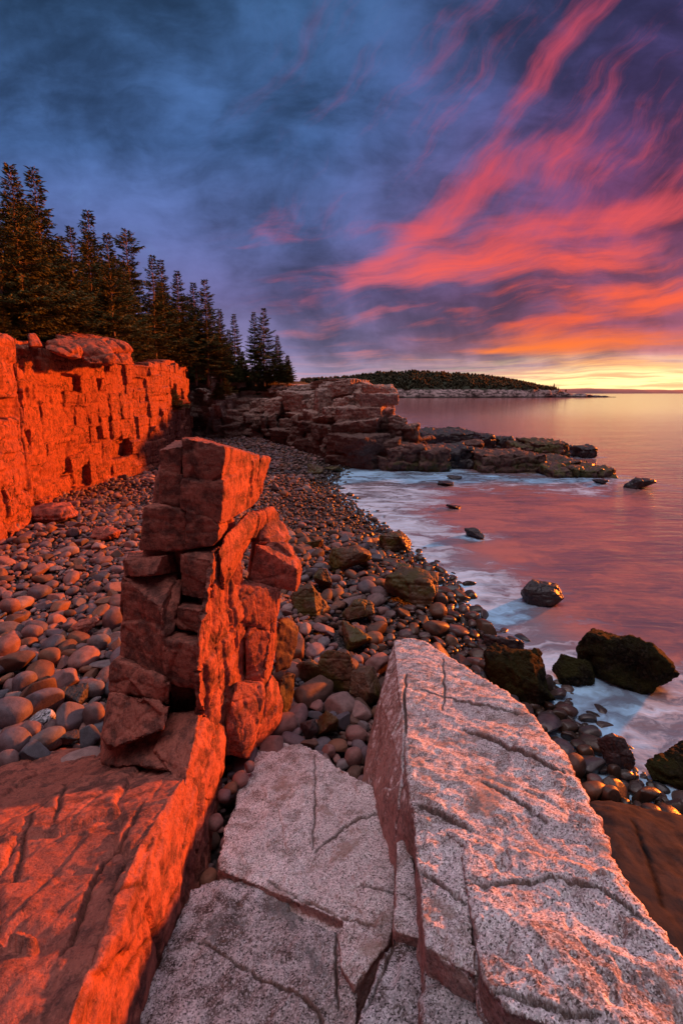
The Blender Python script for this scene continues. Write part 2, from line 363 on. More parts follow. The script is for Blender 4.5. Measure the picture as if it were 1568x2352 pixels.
# dark column under them
pb(P3([(880,990,6.0),(1012,968,6.5),(1180,1004,6.6),(1172,1140,6.6),(1150,1262,6.5),(1000,1236,6.3),(870,1130,5.9),(1180,1000,7.3),(1150,1250,7.2),(900,1000,7.3),(900,1240,7.2)]), 10, .03)
pb(P3([(1000,1240,6.2),(1130,1262,6.4),(1090,1420,6.35),(1084,1570,6.2),(985,1565,6.1),(985,1300,6.1),(1130,1240,7.),(1080,1560,6.9),(960,1300,6.9),(960,1560,6.9)]), 11, .025)
pb(P3([(1150,1180,6.5),(1176,1180,6.7),(1170,1340,6.7),(1120,1560,6.5),(1090,1590,6.2),(1090,1500,6.2),(1120,1300,6.5),(1140,1200,7.1),(1050,1560,6.9),(1120,1250,7.1)]), 12, .02)
pb(P3([(930,1560,5.7),(1085,1575,6.0),(1095,1640,5.9),(1030,1830,5.7),(1000,2000,5.55),(985,2005,5.5),(875,1970,5.5),(870,1800,5.45),(900,1680,5.5),(1050,1560,6.9),(900,1560,6.8),(1040,1980,6.4),(880,1960,6.5)]), 13, .04, chip=.03)
pb(P3([(1100,1610,6.1),(1140,1520,6.5),(1176,1570,6.6),(1196,1700,6.5),(1180,1800,6.4),(1120,1880,6.2),(1050,1930,6.0),(1030,1830,5.9),(1140,1560,7.2),(1170,1800,7.1),(1000,1900,6.9)]), 14, .03)
# left stack
pb(P3([(248,825,5.6),(300,800,6.0),(492,808,5.5),(440,925,5.35),(360,938,5.4),(262,935,5.6),(590,772,6.1),(590,905,5.9),(300,790,6.6),(600,760,6.9),(300,930,6.5)]), 15, .02)
pb(P3([(595,800,5.5),(800,752,5.9),(828,770,5.6),(780,842,5.35),(790,1062,5.35),(700,1060,5.4),(605,1040,5.5),(600,760,6.8),(850,760,6.6),(820,1040,6.4),(640,1040,6.6)]), 16, .025)
pb(P3([(246,935,5.6),(400,920,5.7),(585,905,5.9),(590,940,5.8),(545,985,5.5),(480,1124,5.1),(375,1060,5.3),(500,1300,5.05),(528,1560,5.0),(400,1500,5.2),(248,1425,5.5),(262,1110,5.55),(300,900,6.6),(560,900,6.8),(560,1500,6.6),(280,1400,6.5)]), 17, .03)
pb(P3([(560,950,5.6),(625,940,5.7),(600,1080,5.4),(560,1240,5.2),(520,1300,5.1),(478,1180,5.15),(545,1090,5.3),(640,940,6.6),(560,1250,6.4)]), 18, .02)
pb(P3([(570,1112,5.3),(640,1062,5.7),(780,1085,5.6),(745,1125,5.1),(742,1282,5.1),(680,1270,5.2),(572,1235,5.3),(640,1050,6.5),(820,1080,6.4),(800,1270,6.3),(600,1240,6.4)]), 19, .03)
pb(P3([(512,1305,5.05),(575,1240,5.5),(745,1285,5.2),(712,1342,4.9),(690,1592,4.9),(600,1580,4.95),(518,1550,5.0),(600,1230,6.3),(800,1270,6.2),(760,1590,6.0),(540,1560,6.2)]), 20, .03)
pb(P3([(530,1560,5.3),(700,1590,5.3),(710,1760,5.3),(540,1740,5.3),(560,1560,6.2),(740,1590,6.2),(720,1760,6.1),(560,1740,6.1)]), 21, .03)
pb(P3([(200,1425,5.3),(262,1400,5.6),(375,1480,5.05),(527,1560,4.85),(520,1692,4.85),(360,1640,4.95),(178,1612,5.2),(300,1420,6.3),(560,1500,6.3),(540,1690,6.1),(200,1580,6.1)]), 22, .035)
pb(P3([(180,1622,5.1),(360,1650,4.9),(522,1700,4.75),(492,1842,4.6),(350,1895,4.6),(200,1950,4.65),(148,1880,4.8),(160,1760,4.95),(200,1600,6.0),(540,1700,6.0),(520,1840,5.9),(160,1870,5.9)]), 23, .04)
pb(P3([(146,1850,5.25),(500,1830,4.95),(545,1740,5.25),(712,1742,5.1),(700,1960,4.62),(620,2100,4.3),(430,2060,4.42),(160,2040,4.85),(146,2000,5.0),(200,1700,6.3),(700,1750,6.3),(700,2000,6.0),(200,2000,6.0)]), 26, .03)
# central lit wall: right faces in one joint plane
pb(P3([(790,800,5.4),(828,772,5.55),(832,1010,5.55),(870,1020,5.7),(878,1100,5.75),(962,1090,6.15),(940,1200,6.05),(1000,1250,6.3),(985,1330,6.2),(972,1560,6.1),(905,1700,5.75),(870,1840,5.5),
       (712,1742,4.85),(698,1600,4.8),(704,1352,4.85),(752,1288,5.05),(742,1122,5.05),(792,1060,5.3),(700,900,6.4),(700,1740,6.0),(900,1740,6.4),(950,1250,6.9)]), 24, .03,
   jt=J1+[((.5, .3, 1.4), .03, .03, .018, 8, None, .2, .7)], chip=.035, cr=[(.014, .08, z3((850,1000),(862,1100),(840,1250),(835,1400),(850,1600),(840,1750))), (.012, .06, z3((800,1290),(825,1330),(820,1420)))])
pb(P3([(712,1742,4.85),(870,1830,5.5),(850,1900,5.35),(852,2060,5.1),(790,2250,4.75),(620,2210,4.05),(640,2080,4.2),(700,1950,4.5),(540,1742,5.0),(490,1845,4.8),(440,1965,4.6),
       (600,1700,6.0),(820,1840,6.2),(800,2100,6.0),(400,1960,5.6)]), 25, .03, chip=.035, cr=[(.012, .06, z3((840,1780),(800,1900),(770,2000),(740,2120)))])
# mossy slabs at the pillar's right foot
def brock(name, label, cat, h, mat, vox=.03, amp=.03, seed=0, chip=.02, group=None, **k):
    o = rock(name, [h], mat, vox, amp, 1.6, k.get('jt'), chip, 3., k.get('cr', ()), None, .3, None, seed, occ=True, smoothn=k.get('sm', 0))
    return tag(o, label, cat, group)
brock('boulder', 'tall mossy brown rock slab leaning at the right side of the red pillar', 'boulder', P3([(1172,1190,7.1),(1230,1170,7.4),(1295,1235,7.4),(1288,1330,7.3),(1245,1480,7.1),(1160,1500,6.9),(1160,1300,7.0),(1260,1200,8.),(1200,1480,7.9)]), M_boul, seed=31)
brock('boulder', 'squat mossy rock block below the leaning slab at the foot of the red pillar', 'boulder', P3([(1180,1525,6.8),(1280,1505,7.0),(1275,1650,6.9),(1225,1780,6.7),(1190,1800,6.6),(1180,1700,6.6),(1240,1500,7.6),(1220,1780,7.3)]), M_boul, seed=32)

# ---- red ledge in the foreground
ZB = lambda x, y: (x*.5038, 1607+.5038*y)
LPL = (3.02, .12, -.30)       # upper surface, z = c + a x + b y
def LP(px, py, up=0.):
    p = onplane(px, py, LPL).copy(); p[2] += up; return p
top = [LP(*ZB(-260, 700)), LP(*ZB(-200, 900)), LP(*ZB(0, 470)), LP(*ZB(60, 390)), LP(*ZB(230, 216)), LP(*ZB(400, 228)), LP(*ZB(700, 306)), LP(*ZB(822, 372))]
redge = [onz(*ZB(822, 372), 2.3), onz(*ZB(640, 650), 2.75), onz(*ZB(500, 950), 2.95), onz(*ZB(400, 1290), 3.05)]
ed = [np.array([p[0], p[1], p[2]]) for p in redge]
near = [np.array([-1.15, .6, 3.25]), np.array([-4.6, .6, 3.0]), np.array([-4.6, 3.2, 2.2])]
bot = [np.array([p[0]+ (.10 if i > 2 else -.1), p[1], .6]) for i, p in enumerate(top+ed+near)]
foot = [onz(*ZB(1022, 190), 1.0), onz(*ZB(930, 640), 1.0)]
def exL(V, N):
    a = .03*np.sin(V[:, 0]*2.1+V[:, 1]*.9+2*fbm(V, .7, 2, 3))*(N[:, 2] > .4)
    s = joints(V, (.7, 2.0, 3.), .035, .03, .02, 5, [[.94, .34, 0], [-.34, .94, 0], [0, 0, 1]], .16, .5)
    w = (N[:, 0] > .5)*1.*(.022*ridg(V*np.array([1, .55, .5]), 2.6, 4, 8)+.012*fbm(V*np.array([1, 3, 1]), 5, 3, 5))
    return a*1.+s+w*.8
crL = [(.018, .12, [ZB(*q) for q in [(650,455),(600,560),(530,650),(440,740),(390,860),(330,1010),(280,1100)]]),
       (.012, .05, [ZB(*q) for q in [(160,500),(120,590),(90,700),(70,780)]]), (.012, .05, [ZB(*q) for q in [(300,370),(270,470),(250,560)]]),
       (.012, .05, [ZB(*q) for q in [(640,630),(560,720),(500,820)]]), (.02, .08, [ZB(*q) for q in [(860,560),(830,700),(780,900),(700,1080),(560,1300),(530,1477)]]),
       (.015, .06, [ZB(*q) for q in [(700,640),(640,860),(560,1100),(500,1250)]]), (.012, .04, [ZB(*q) for q in [(500,850),(560,845),(640,850)]])]
o = rock('red_ledge', [top+ed+near+bot+foot], M_red, .016, .03, 1.1, [((.55, .5, .5), .012, .012, .016, 3, None, .25, 1.)], .015, 3., crL, exL, .3, None, 41, occ=True)
tag(o, 'broad sunlit red granite ledge with a long lit side wall in the bottom left foreground', 'rock ledge')
# chunks at the ledge's back edge and in its side
o = rock('rock_chunk', [[LP(*ZB(700,300), .08), LP(*ZB(800,360), .02), LP(*ZB(740,420), .1), LP(*ZB(640,400), .07), LP(*ZB(420,235), .12), LP(*ZB(400,300), .1),
     LP(*ZB(700,300), -.5), LP(*ZB(420,235), -.5), LP(*ZB(740,420), -.4), LP(*ZB(400,300), -.4)]], M_red, .02, .03, 2., J1, .03, 3., (), None, .3, None, 44, occ=True)
tag(o, 'shaded broken red rock chunk along the back edge of the red ledge, below the pillar', 'rock')

# ---- pale granite in the foreground
Z5 = lambda x, y: (321.5+.4686*x, 1653.3+.4686*y)
Z2 = lambda x, y: (780.7+.502*x, 1423.7+.502*y)
RPL = (3.58, .20, -.33)
def RP(l, pl=RPL, up=0.): 
    out = []
    for q in l:
        p = onplane(q[0], q[1], pl).copy(); p[2] += up; out.append(p)
    return out
def drop2(P, h): return [np.array([p[0], p[1], p[2]-h]) for p in P]
def drop(P, z, dx=0, dy=0): return [np.array([p[0]+dx, p[1]+dy, z]) for p in P]
# right slab, split by its master crack into an upper and a lower block
cr_line = [(948,1862),(1030,1895),(1080,1922),(1130,1955),(1225,2016),(1270,2032),(1400,2090),(1520,2190)]
R_up = RP([(906,1474),(940,1470),(981,1479),(1017,1514),(1152,1584),(1160,1612),(1222,1650),(1282,1725),(1323,1795),(1368,1885),(1388,1966),(1440,2060)])
def exR(V, N):
    u = V@np.array([.55, -.83, 0]); w = V@np.array([.83, .55, 0])     # ridges run down to the right
    q = np.stack([w*1.1, u*.24, V[:, 2]*.4], 1)
    return np.clip((N[:, 2]-.45)*3, 0, 1)*(.03*fbm(q, .8, 3, 3)+.024*ridg(q, 1.5, 3, 3)+.008*ridg(q, 5., 3, 6)+.005*fbm(V, 14, 3, 4)+.005*fbm(V, 38, 2, 14))+joints(V, (1.1, .8, 3.), .010, .006, .02, 4, [[.83, .55, 0], [-.55, .83, 0], [0, 0, 1]], .2, .9)-.018*np.clip(fbm(V, 8., 2, 12)-.35, 0, 1)*np.clip((N[:, 2]-.45)*3, 0, 1)*3
left_lo = [onz(831, 1800, .95), onz(845, 1700, .9), onz(872, 1600, 1.1)]
hull_R = R_up + RP([(936,1574),(941,1775),(949,1866),(1120,1990),(1300,2060)]) + drop(R_up[3:], .5, .35, .1) + drop(R_up[:3], .5, -.05, .15) + left_lo + [np.array([.35, 3.0, .6]), np.array([.9, 2., .6])] 
crR = [(.03, .11, [Z2(*q) for q in [(560,510),(700,560),(860,640),(960,700),(1035,735)]], .04), (.014, .04, [Z2(*q) for q in [(370,330),(500,372),(740,430),(880,455)]], .03),
       (.035, .16, [Z2(*q) for q in [(300,250),(296,500),(290,740),(275,900),(262,985)]]), (.012, .05, [Z2(*q) for q in [(470,180),(478,350),(470,430)]]),
       (.03, .1, [Z2(*q) for q in [(345,860),(440,900),(520,945),(600,985)]], .04), (.015, .05, [Z2(*q) for q in [(640,760),(760,820),(850,880),(950,960)]], .02), ]
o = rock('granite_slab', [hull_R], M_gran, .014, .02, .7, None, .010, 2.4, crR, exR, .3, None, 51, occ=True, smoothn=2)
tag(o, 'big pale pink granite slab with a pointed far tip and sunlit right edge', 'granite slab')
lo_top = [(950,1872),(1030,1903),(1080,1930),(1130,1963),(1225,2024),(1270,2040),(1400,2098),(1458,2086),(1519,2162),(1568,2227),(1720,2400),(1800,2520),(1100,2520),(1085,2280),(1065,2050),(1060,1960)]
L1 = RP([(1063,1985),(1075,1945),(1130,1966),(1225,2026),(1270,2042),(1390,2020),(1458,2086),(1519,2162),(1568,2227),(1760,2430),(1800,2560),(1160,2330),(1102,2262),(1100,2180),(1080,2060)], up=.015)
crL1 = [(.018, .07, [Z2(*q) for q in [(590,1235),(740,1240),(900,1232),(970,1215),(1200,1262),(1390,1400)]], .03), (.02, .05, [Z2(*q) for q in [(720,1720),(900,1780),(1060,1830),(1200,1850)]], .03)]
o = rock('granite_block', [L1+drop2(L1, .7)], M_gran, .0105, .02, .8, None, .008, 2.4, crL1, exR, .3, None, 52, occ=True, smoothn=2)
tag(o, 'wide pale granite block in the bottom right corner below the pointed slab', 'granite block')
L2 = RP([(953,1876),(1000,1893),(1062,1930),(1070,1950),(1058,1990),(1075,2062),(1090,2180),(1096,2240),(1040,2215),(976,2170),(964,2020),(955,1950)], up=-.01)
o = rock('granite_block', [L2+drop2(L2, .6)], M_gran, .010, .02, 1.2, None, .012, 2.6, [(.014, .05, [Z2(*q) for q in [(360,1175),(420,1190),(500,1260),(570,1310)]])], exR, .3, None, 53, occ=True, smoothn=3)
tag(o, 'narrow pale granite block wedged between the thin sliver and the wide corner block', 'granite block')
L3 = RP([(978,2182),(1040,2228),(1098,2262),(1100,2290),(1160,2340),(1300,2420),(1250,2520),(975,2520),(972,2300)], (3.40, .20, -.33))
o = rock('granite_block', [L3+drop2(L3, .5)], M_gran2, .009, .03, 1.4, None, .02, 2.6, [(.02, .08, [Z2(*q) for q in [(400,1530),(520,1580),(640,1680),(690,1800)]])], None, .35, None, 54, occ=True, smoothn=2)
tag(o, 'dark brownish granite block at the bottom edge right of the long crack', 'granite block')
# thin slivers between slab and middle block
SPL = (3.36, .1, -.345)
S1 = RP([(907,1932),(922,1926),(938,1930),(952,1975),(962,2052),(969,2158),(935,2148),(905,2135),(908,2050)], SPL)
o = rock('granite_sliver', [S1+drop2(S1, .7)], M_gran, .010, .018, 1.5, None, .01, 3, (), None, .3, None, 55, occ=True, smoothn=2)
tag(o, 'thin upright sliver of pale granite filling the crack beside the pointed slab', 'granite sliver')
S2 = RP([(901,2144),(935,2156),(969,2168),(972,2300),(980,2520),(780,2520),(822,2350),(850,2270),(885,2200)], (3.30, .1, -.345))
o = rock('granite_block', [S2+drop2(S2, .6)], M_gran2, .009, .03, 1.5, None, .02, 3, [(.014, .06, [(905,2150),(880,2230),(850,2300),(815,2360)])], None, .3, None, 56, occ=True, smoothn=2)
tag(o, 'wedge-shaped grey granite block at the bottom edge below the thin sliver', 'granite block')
# middle block
MPL = (2.90, .10, -.33)
M1 = RP([Z5(*q) for q in [(590,108),(660,98),(740,104),(850,144),(1000,244),(1100,322),(1218,412),(1240,600),(1250,900),(1000,985),(700,860),(620,792),(385,735),(420,520),(510,250)]], MPL)
M1b = RP([Z5(*q) for q in [(1000,975),(1250,880),(1228,1076),(1050,1296),(985,1200),(960,1040)]], MPL, -.01)
M1c = RP([Z5(*q) for q in [(385,742),(620,798),(700,868),(1010,990),(980,1060),(760,960),(640,880),(600,835),(430,790)]], MPL, -.10)
def exM(V, N):
    q = V*np.array([.8, .8, .5])
    return np.clip((N[:, 2]-.45)*3, 0, 1)*(.040*fbm(q, 1.5, 3, 9)+.026*np.round(fbm(V, 1.1, 4, 41)*2.2)*.5+.014*ridg(q, 2.2, 3, 9)+.008*fbm(V, 14, 3, 4)+.006*fbm(V, 34, 2, 14))+joints(V, (.8, .6, 3.), .008, .006, .02, 6, [[.9, .43, 0], [-.43, .9, 0], [0, 0, 1]], .25, .9)
crM = [(.016, .06, [Z5(*q) for q in [(860,660),(930,610),(1000,540),(1100,500),(1230,462)]], .035), (.01, .035, [Z5(*q) for q in [(860,150),(858,300),(855,480),(848,640)]]),
       (.03, .1, [Z5(*q) for q in [(640,800),(740,850),(880,900),(980,950),(1100,1000),(1180,1030)]]), (.012, .04, [Z5(*q) for q in [(1080,820),(1160,860),(1240,870)]], .02)]
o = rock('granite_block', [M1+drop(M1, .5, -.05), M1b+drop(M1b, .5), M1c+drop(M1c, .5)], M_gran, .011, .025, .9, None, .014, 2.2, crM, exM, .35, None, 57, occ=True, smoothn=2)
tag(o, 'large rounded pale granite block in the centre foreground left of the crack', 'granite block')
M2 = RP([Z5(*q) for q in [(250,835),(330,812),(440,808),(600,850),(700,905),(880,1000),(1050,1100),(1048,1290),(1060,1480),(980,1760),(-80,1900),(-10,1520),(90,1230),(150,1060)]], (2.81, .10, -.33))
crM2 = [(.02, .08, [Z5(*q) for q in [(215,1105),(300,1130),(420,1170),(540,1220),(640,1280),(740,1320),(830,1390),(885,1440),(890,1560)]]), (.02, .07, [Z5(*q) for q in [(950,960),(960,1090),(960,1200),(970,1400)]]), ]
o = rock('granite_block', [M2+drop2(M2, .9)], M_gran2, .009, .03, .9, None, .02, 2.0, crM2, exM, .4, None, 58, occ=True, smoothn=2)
tag(o, 'rough grey lichened granite block at the bottom edge beside the lit red wall', 'granite block')

# smooth brown ledge, bottom right
BL = [onbeach(1340,1838,.15), onbeach(1400,1830,.3), onbeach(1490,1850,.3), onbeach(1568,1890,.2), onz(1760,1900,.35), onz(1900,2300,.5), onz(1600,2350,.75), onz(1480,2200,.8), onz(1400,2000,.65), onz(1480,2030,.62), onz(1620,2100,.66)]
o = rock('smooth_ledge', [BL+[p+np.array([0, 0, -1.5]) for p in BL]], M_smooth, .03, .10, .8, None, 0, 2, [(.02, .03, [(1450,1900),(1490,1980),(1520,2080)])], None, .06, None, 61, occ=True, smoothn=14)
tag(o, 'smooth wet brown rock ledge below the right edge of the pale slab', 'rock ledge')

# ------------------------------------------------------------------ authored boulders, given as image boxes
def ico(sub):
    bm = bmesh.new(); bmesh.ops.create_icosphere(bm, subdivisions=sub, radius=1)
    V = np.array([v.co[:] for v in bm.verts]); F = np.array([[v.index for v in f.verts] for f in bm.faces]); bm.free(); return V, F
ICO = {s: ico(s) for s in (1, 2, 3, 4, 5)}
def solve_box(x0, y0, x1, y1, sink=.55, asp=.8, water=False):
    cx, cy = (x0+x1)/2, (y0+y1)/2; c = .2
    for _ in range(20):
        p = onz(cx, cy, sink*c) if water else onbeach(cx, cy, sink*c)
        dist = (p-CAM)@np.array([0, math.cos(PIT), -math.sin(PIT)])
        a = (x1-x0)/2/FPX*dist; ph = (y1-y0)/2/FPX*dist
        th = math.atan2(EYE-p[2], p[1]); b = a*asp
        c = math.sqrt(max(ph*ph-(b*math.sin(th))**2, (.38*a*math.cos(th))**2))/max(math.cos(th), .3); c = min(c, 1.3*a)
    return p, a, b, c
TAKEN = []
def angular(box, mat, label, seed, n=11, yaw=0., asp=.8, water=False, cat='boulder', name='boulder', sm=1, rough=.06, group=None, tilt=0., flat=False):
    p, a, b, c = solve_box(*box, asp=asp, water=water); r = np.random.default_rng(seed)
    U = r.normal(size=(n, 3)); U /= np.abs(U).max(1)[:, None]*.55+np.linalg.norm(U, axis=1)[:, None]*.45
    U = U/np.abs(U).max(0); 
    if flat:
        U = [[sx*r.uniform(.42, .97), sy*r.uniform(.42, .97), sz*r.uniform(.25, .85)] for sx in (-1, 1) for sy in (-1, 1) for sz in (-1, 1)]
        U += [[q*r.uniform(.9, 1.05), r.uniform(-.5, .5), r.uniform(-.7, .3)] for q in (-1, 1)]+[[r.uniform(-.5, .5), q*r.uniform(.9, 1.05), r.uniform(-.7, .3)] for q in (-1, 1)]+[[r.uniform(-.5, .5), r.uniform(-.4, .4), .98]]
        U = np.array(U)
    P = U*np.array([a*1.02, b, c]); R = Matrix.Rotation(yaw, 3, 'Z') @ Matrix.Rotation(tilt, 3, 'Y'); P = P@np.array(R).T+p
    vox = max(a*2/46, .012)
    o = rock(name, [list(P)], mat, vox, rough*a, 1.2/a, [((a*.9, a*.8, c*.8), .03*a, .03*a, .03*a, seed % 5, None, .2, .6)], rough*.5*a, 2./a, (), None, .3, None, seed, smoothn=sm, loc=(p[0], p[1], p[2]-c*.6))
    TAKEN.append((p[0], p[1], max(a, b)*.85)); return tag(o, label, cat, group)
LAND = []
def A_(box, mat, label, seed, **k):
    o = angular(box, mat, label, seed, **k); p = o.location; LAND.append((label, p.x, p.y)); return o
A_((756,1252,854,1322), M_boul, 'big rounded yellowish-brown boulder with a sunlit right side on the cobble shore', 101, sm=12, n=16)
A_((862,1215,945,1272), M_boul, 'angular brown boulder nearest the foam in the middle of the shore', 102)
A_((876,1305,1010,1392), M_boul, 'largest angular brown boulder on the middle shore, flat topped', 103, flat=True, yaw=-.35)
A_((705,1305,764,1368), M_boul, 'small pyramid-shaped dark boulder beside the rounded yellowish boulder', 104, n=8)
A_((672,1342,766,1420), M_boul, 'angular boulder with a mossy yellow sunlit facet right of the pillar', 105, n=9, yaw=.4)
A_((782,1375,860,1434), M_boul, 'dark rounded boulder below the pyramid-shaped one', 106, sm=8)
A_((752,1424,852,1494), M_boul, 'broad dark domed boulder with an orange rim in the middle of the shore', 107, sm=8)
A_((729,1485,812,1608), M_boul, 'jagged mossy boulder catching orange light behind the middle granite block', 108, n=9, asp=.6)
A_((680,1512,742,1572), M_boul, 'small mossy dark boulder left of the jagged mossy one', 109)
A_((800,1537,884,1618), M_boul, 'streaky purplish flat rock lying against the pointed slab', 110, asp=.9)
A_((726,1630,792,1700), M_boul, 'mossy upright stone with an orange edge between the pillar and the granite', 111, n=9)
A_((690,1647,736,1694), M_dark, 'small grey angular rock left of the mossy upright stone', 112)
A_((905,1290,945,1325), M_boul, 'narrow dark brown stone standing behind the largest angular boulder', 113)
A_((700,1230,745,1262), M_boul, 'low brown stone on the shore left of the rounded yellowish boulder', 114)
A_((622,1104,652,1134), M_dark, 'dark pointed stone far up the beach right of the pillar top', 115, n=8)
A_((703,1062,744,1092), M_boul, 'dark mossy boulder far up the beach near the cove head', 116)
A_((745,1068,790,1086), M_boul, 'low flat dark rock at the far end of the waterline', 117)
A_((212,1208,274,1244), M_red, 'large pale pinkish boulder alone among small cobbles on the left beach', 118, sm=10, n=16)
A_((50,1155,182,1204), M_red, 'flat red rock slab sunlit at its right end near the cliff foot', 119, flat=True, yaw=.15, asp=.7)
A_((-60,1120,40,1185), M_red, 'red boulder at the foot of the near cliff buttress', 120)
A_((172,1417,243,1460), M_red, 'angular boulder with one bright orange facet on the left beach', 121, n=9)
A_((133,1566,200,1622), M_dark, 'dark rough angular rock among the large grey cobbles on the left', 122, n=10)
A_((119,1679,185,1722), M_dark, 'dark angular stone touching the back of the red ledge', 123, n=10)
A_((1113,1484,1270,1608), M_weed, 'big blocky boulder with weed on top standing at the waterline', 124, flat=True, yaw=-.5, asp=.75, sm=2, rough=.09)
A_((1106,1440,1203,1502), M_dark, 'smooth long purplish rock with foam around it at the waterline', 125, sm=10, yaw=-.5, asp=.6)
W = dict(water=True)
A_((1272,1508,1358,1574), M_weed, 'small round weed-covered boulder between the two big weedy rocks', 126, sm=4, rough=.1, **W)
A_((1334,1456,1532,1588), M_weed, 'long weed-covered rock slab in the blue foam', 127, flat=True, yaw=-.62, asp=.5, rough=.09, sm=2, **W)
A_((1478,1718,1660,1810), M_weed, 'weed-covered boulder cut by the right edge of the picture', 128, sm=3, rough=.09, **W)
A_((1368,1694,1452,1776), M_dark, 'half submerged dark rock with a pink sheen in the misty foam', 129, yaw=-.6, asp=.5, sm=6, **W)
A_((1197,1330,1290,1398), M_dark, 'grey flat-topped rock standing alone in the calm water', 130, flat=True, yaw=-.3, asp=.75, **W)
A_((1050,1211,1112,1242), M_dark, 'dark sloping rock in the water off the middle shore', 131, yaw=-.3, **W)
A_((1022,1155,1062,1170), M_dark, 'small dark rock tip further out than the sloping one', 132, **W)
A_((1004,1103,1042,1118), M_dark, 'low dark rock in the foam below the shore ledge', 133, **W)
A_((1026,1090,1060,1102), M_dark, 'tiny dark rock just in front of the shore ledge', 134, **W)
A_((1424,1101,1508,1122), M_dark, 'long flat dark rock in open water right of the weedy point', 135, asp=.5, **W)
A_((1358,1098,1394,1114), M_dark, 'small dark rock just off the end of the weedy point', 136, **W)
# the rock point beyond the cove
def PT(box, mat, label, seed, Yc, dep, flat=True, sm=1, jt=True, top=None):
    x0, y0, x1, y1 = box; r = np.random.default_rng(seed); H = []
    zt = at(0, y0, Yc+dep*.5)[2]
    for sx in (x0, x1):
        for Yq in (Yc-dep/2, Yc+dep/2):
            xx = (sx-784)/FPX*Yc*1.01
            H.append(np.array([xx*r.uniform(.985, 1.015), Yq, zt*r.uniform(.85, 1.05)])); H.append(np.array([xx*1.0+r.uniform(-.3, .3), Yq*r.uniform(.98, 1.), -.8]))
    H.append(np.array([(x0+x1)/2/FPX*Yc-784/FPX*Yc, Yc-dep/2-.4, zt*.8]))
    w = (x1-x0)/FPX*Yc
    o = rock('shore_rock', [H], mat, .09, .16, .7, [((1.6, 1.3, .7), .13, .14, .08, seed % 7, None, .2, .8), ((.6, .6, .35), .05, .05, .05, 2, None, .2, .8)], .08, 1.2, (), None, .3, None, seed, smoothn=sm)
    return tag(o, label, 'shore rock')
PT((880,1012,965,1078), M_plat, 'brown rock block at the water under the stepped headland end', 201, 37.6, 5)
PT((950,1016,1020,1078), M_plat, 'reddish rock block with a mossy foot left of the dark cleft', 202, 37.2, 5)
PT((1010,1018,1072,1074), M_dark, 'black shadowed rock inside the cleft of the point', 203, 38.0, 3.6)
PT((1084,1026,1222,1086), M_plat, 'long dark red flat-topped rock in the middle of the point', 204, 36.6, 4.6)
PT((1212,1040,1300,1088), M_plat, 'grey sloping rock with a lit crest right of the long flat-topped rock', 205, 36.5, 5)
PT((1235,1060,1320,1100), M_mossy, 'mossy green boulder at the front of the point', 206, 33.6, 2.6, sm=5)
PT((1290,1056,1380,1102), M_mossy, 'broad mossy rock near the outer end of the point', 207, 34.2, 4, sm=3)
PT((1372,1072,1402,1100), M_dark, 'small dark boulder at the very tip of the point', 208, 33.6, 1.4, sm=5)
PT((1202,1004,1290,1040), M_mossy, 'mossy stacked rocks at the back of the point', 209, 42.5, 4, sm=2)
PT((1316,1021,1358,1040), M_dark, 'round dark rock behind the point in open water', 210, 43, 2, sm=6)
PT((1172,1012,1225,1035), M_mossy, 'low mossy rock left of the stacked rocks at the back', 211, 42.5, 3)
PT((958,980,1076,1004), M_dark, 'long low dark ledge behind the point', 212, 56, 9)
PT((1092,992,1128,1016), M_dark, 'pointed dark boulder behind the cleft', 213, 48, 3, sm=3)
PT((1138,1001,1172,1018), M_dark, 'small humped rock behind the point', 214, 48, 2, sm=4)
PT((1060,1006,1100,1024), M_head, 'pale pinkish block resting on the point by the cleft', 215, 41, 2)
# stepped blocks at the end of the headland
PT((858,934,902,1030), M_head, 'tall pinkish block stepping down at the end of the headland', 221, 40.6, 3.2)
PT((884,946,930,1030), M_head, 'second step of pinkish blocks at the end of the headland', 222, 39.8, 3)
PT((914,968,958,1040), M_head, 'lower sunlit block at the outer corner of the headland', 223, 39.2, 3)
PT((840,912,880,1000), M_head, 'highest broken block where the headland starts to step down', 224, 41.2, 3)

# cap slabs on the left cliff
def CP(l): return [at(*q) for q in l]
CAPM = M_cliff
o = rock('cap_rock', [CP([(123,764,21),(176,768,22),(236,776,22),(262,818,20.5),(250,838,20.3),(205,835,19.6),(140,790,19.8),(150,764,25),(250,782,25),(250,830,25),(140,800,24)])], CAPM, .06, .12, .7, [((1.6, 2., 1.1), .08, .1, .05, 2, None, .15, .5)], .05, 1.2, (), None, .2, None, 71, smoothn=3)
tag(o, 'long shaded grey cap boulder lying on top of the red cliff', 'boulder')
o = rock('cap_rock', [CP([(232,778,22),(285,786,23),(304,803,23.2),(308,838,23),(262,836,21.5),(236,830,21.3),(240,776,25),(300,800,26),(300,838,26)])], CAPM, .06, .1, .7, [((1.1, 1.1, 2.), .08, .12, .06, 4, None, .1, .5)], .04, 1.2, (), None, .2, None, 72, smoothn=3)
tag(o, 'rounded sunlit cap boulder with vertical cracks at the right end of the cliff-top pile', 'boulder')
o = rock('cap_rock', [CP([(100,786,18),(150,780,18.6),(186,794,18.5),(188,824,18.2),(150,818,17.6),(104,802,17.4),(120,782,21),(186,800,21),(150,820,21)])], CAPM, .05, .08, .9, [((1.1, 1.1, 1.2), .06, .08, .05, 6, None, .15, .5)], .04, 1.4, (), None, .2, None, 73, smoothn=3)
tag(o, 'low cap boulder with a bright orange right end in front of the long cap boulder', 'boulder')
o = rock('cap_rock', [CP([(66,764,17.5),(82,765,17.8),(102,796,17.6),(70,796,17.2),(64,776,17.3),(80,768,18.8),(100,798,18.8),(66,796,18.6)])], CAPM, .04, .04, 1.2, None, .03, 2, (), None, .2, None, 74, smoothn=4)
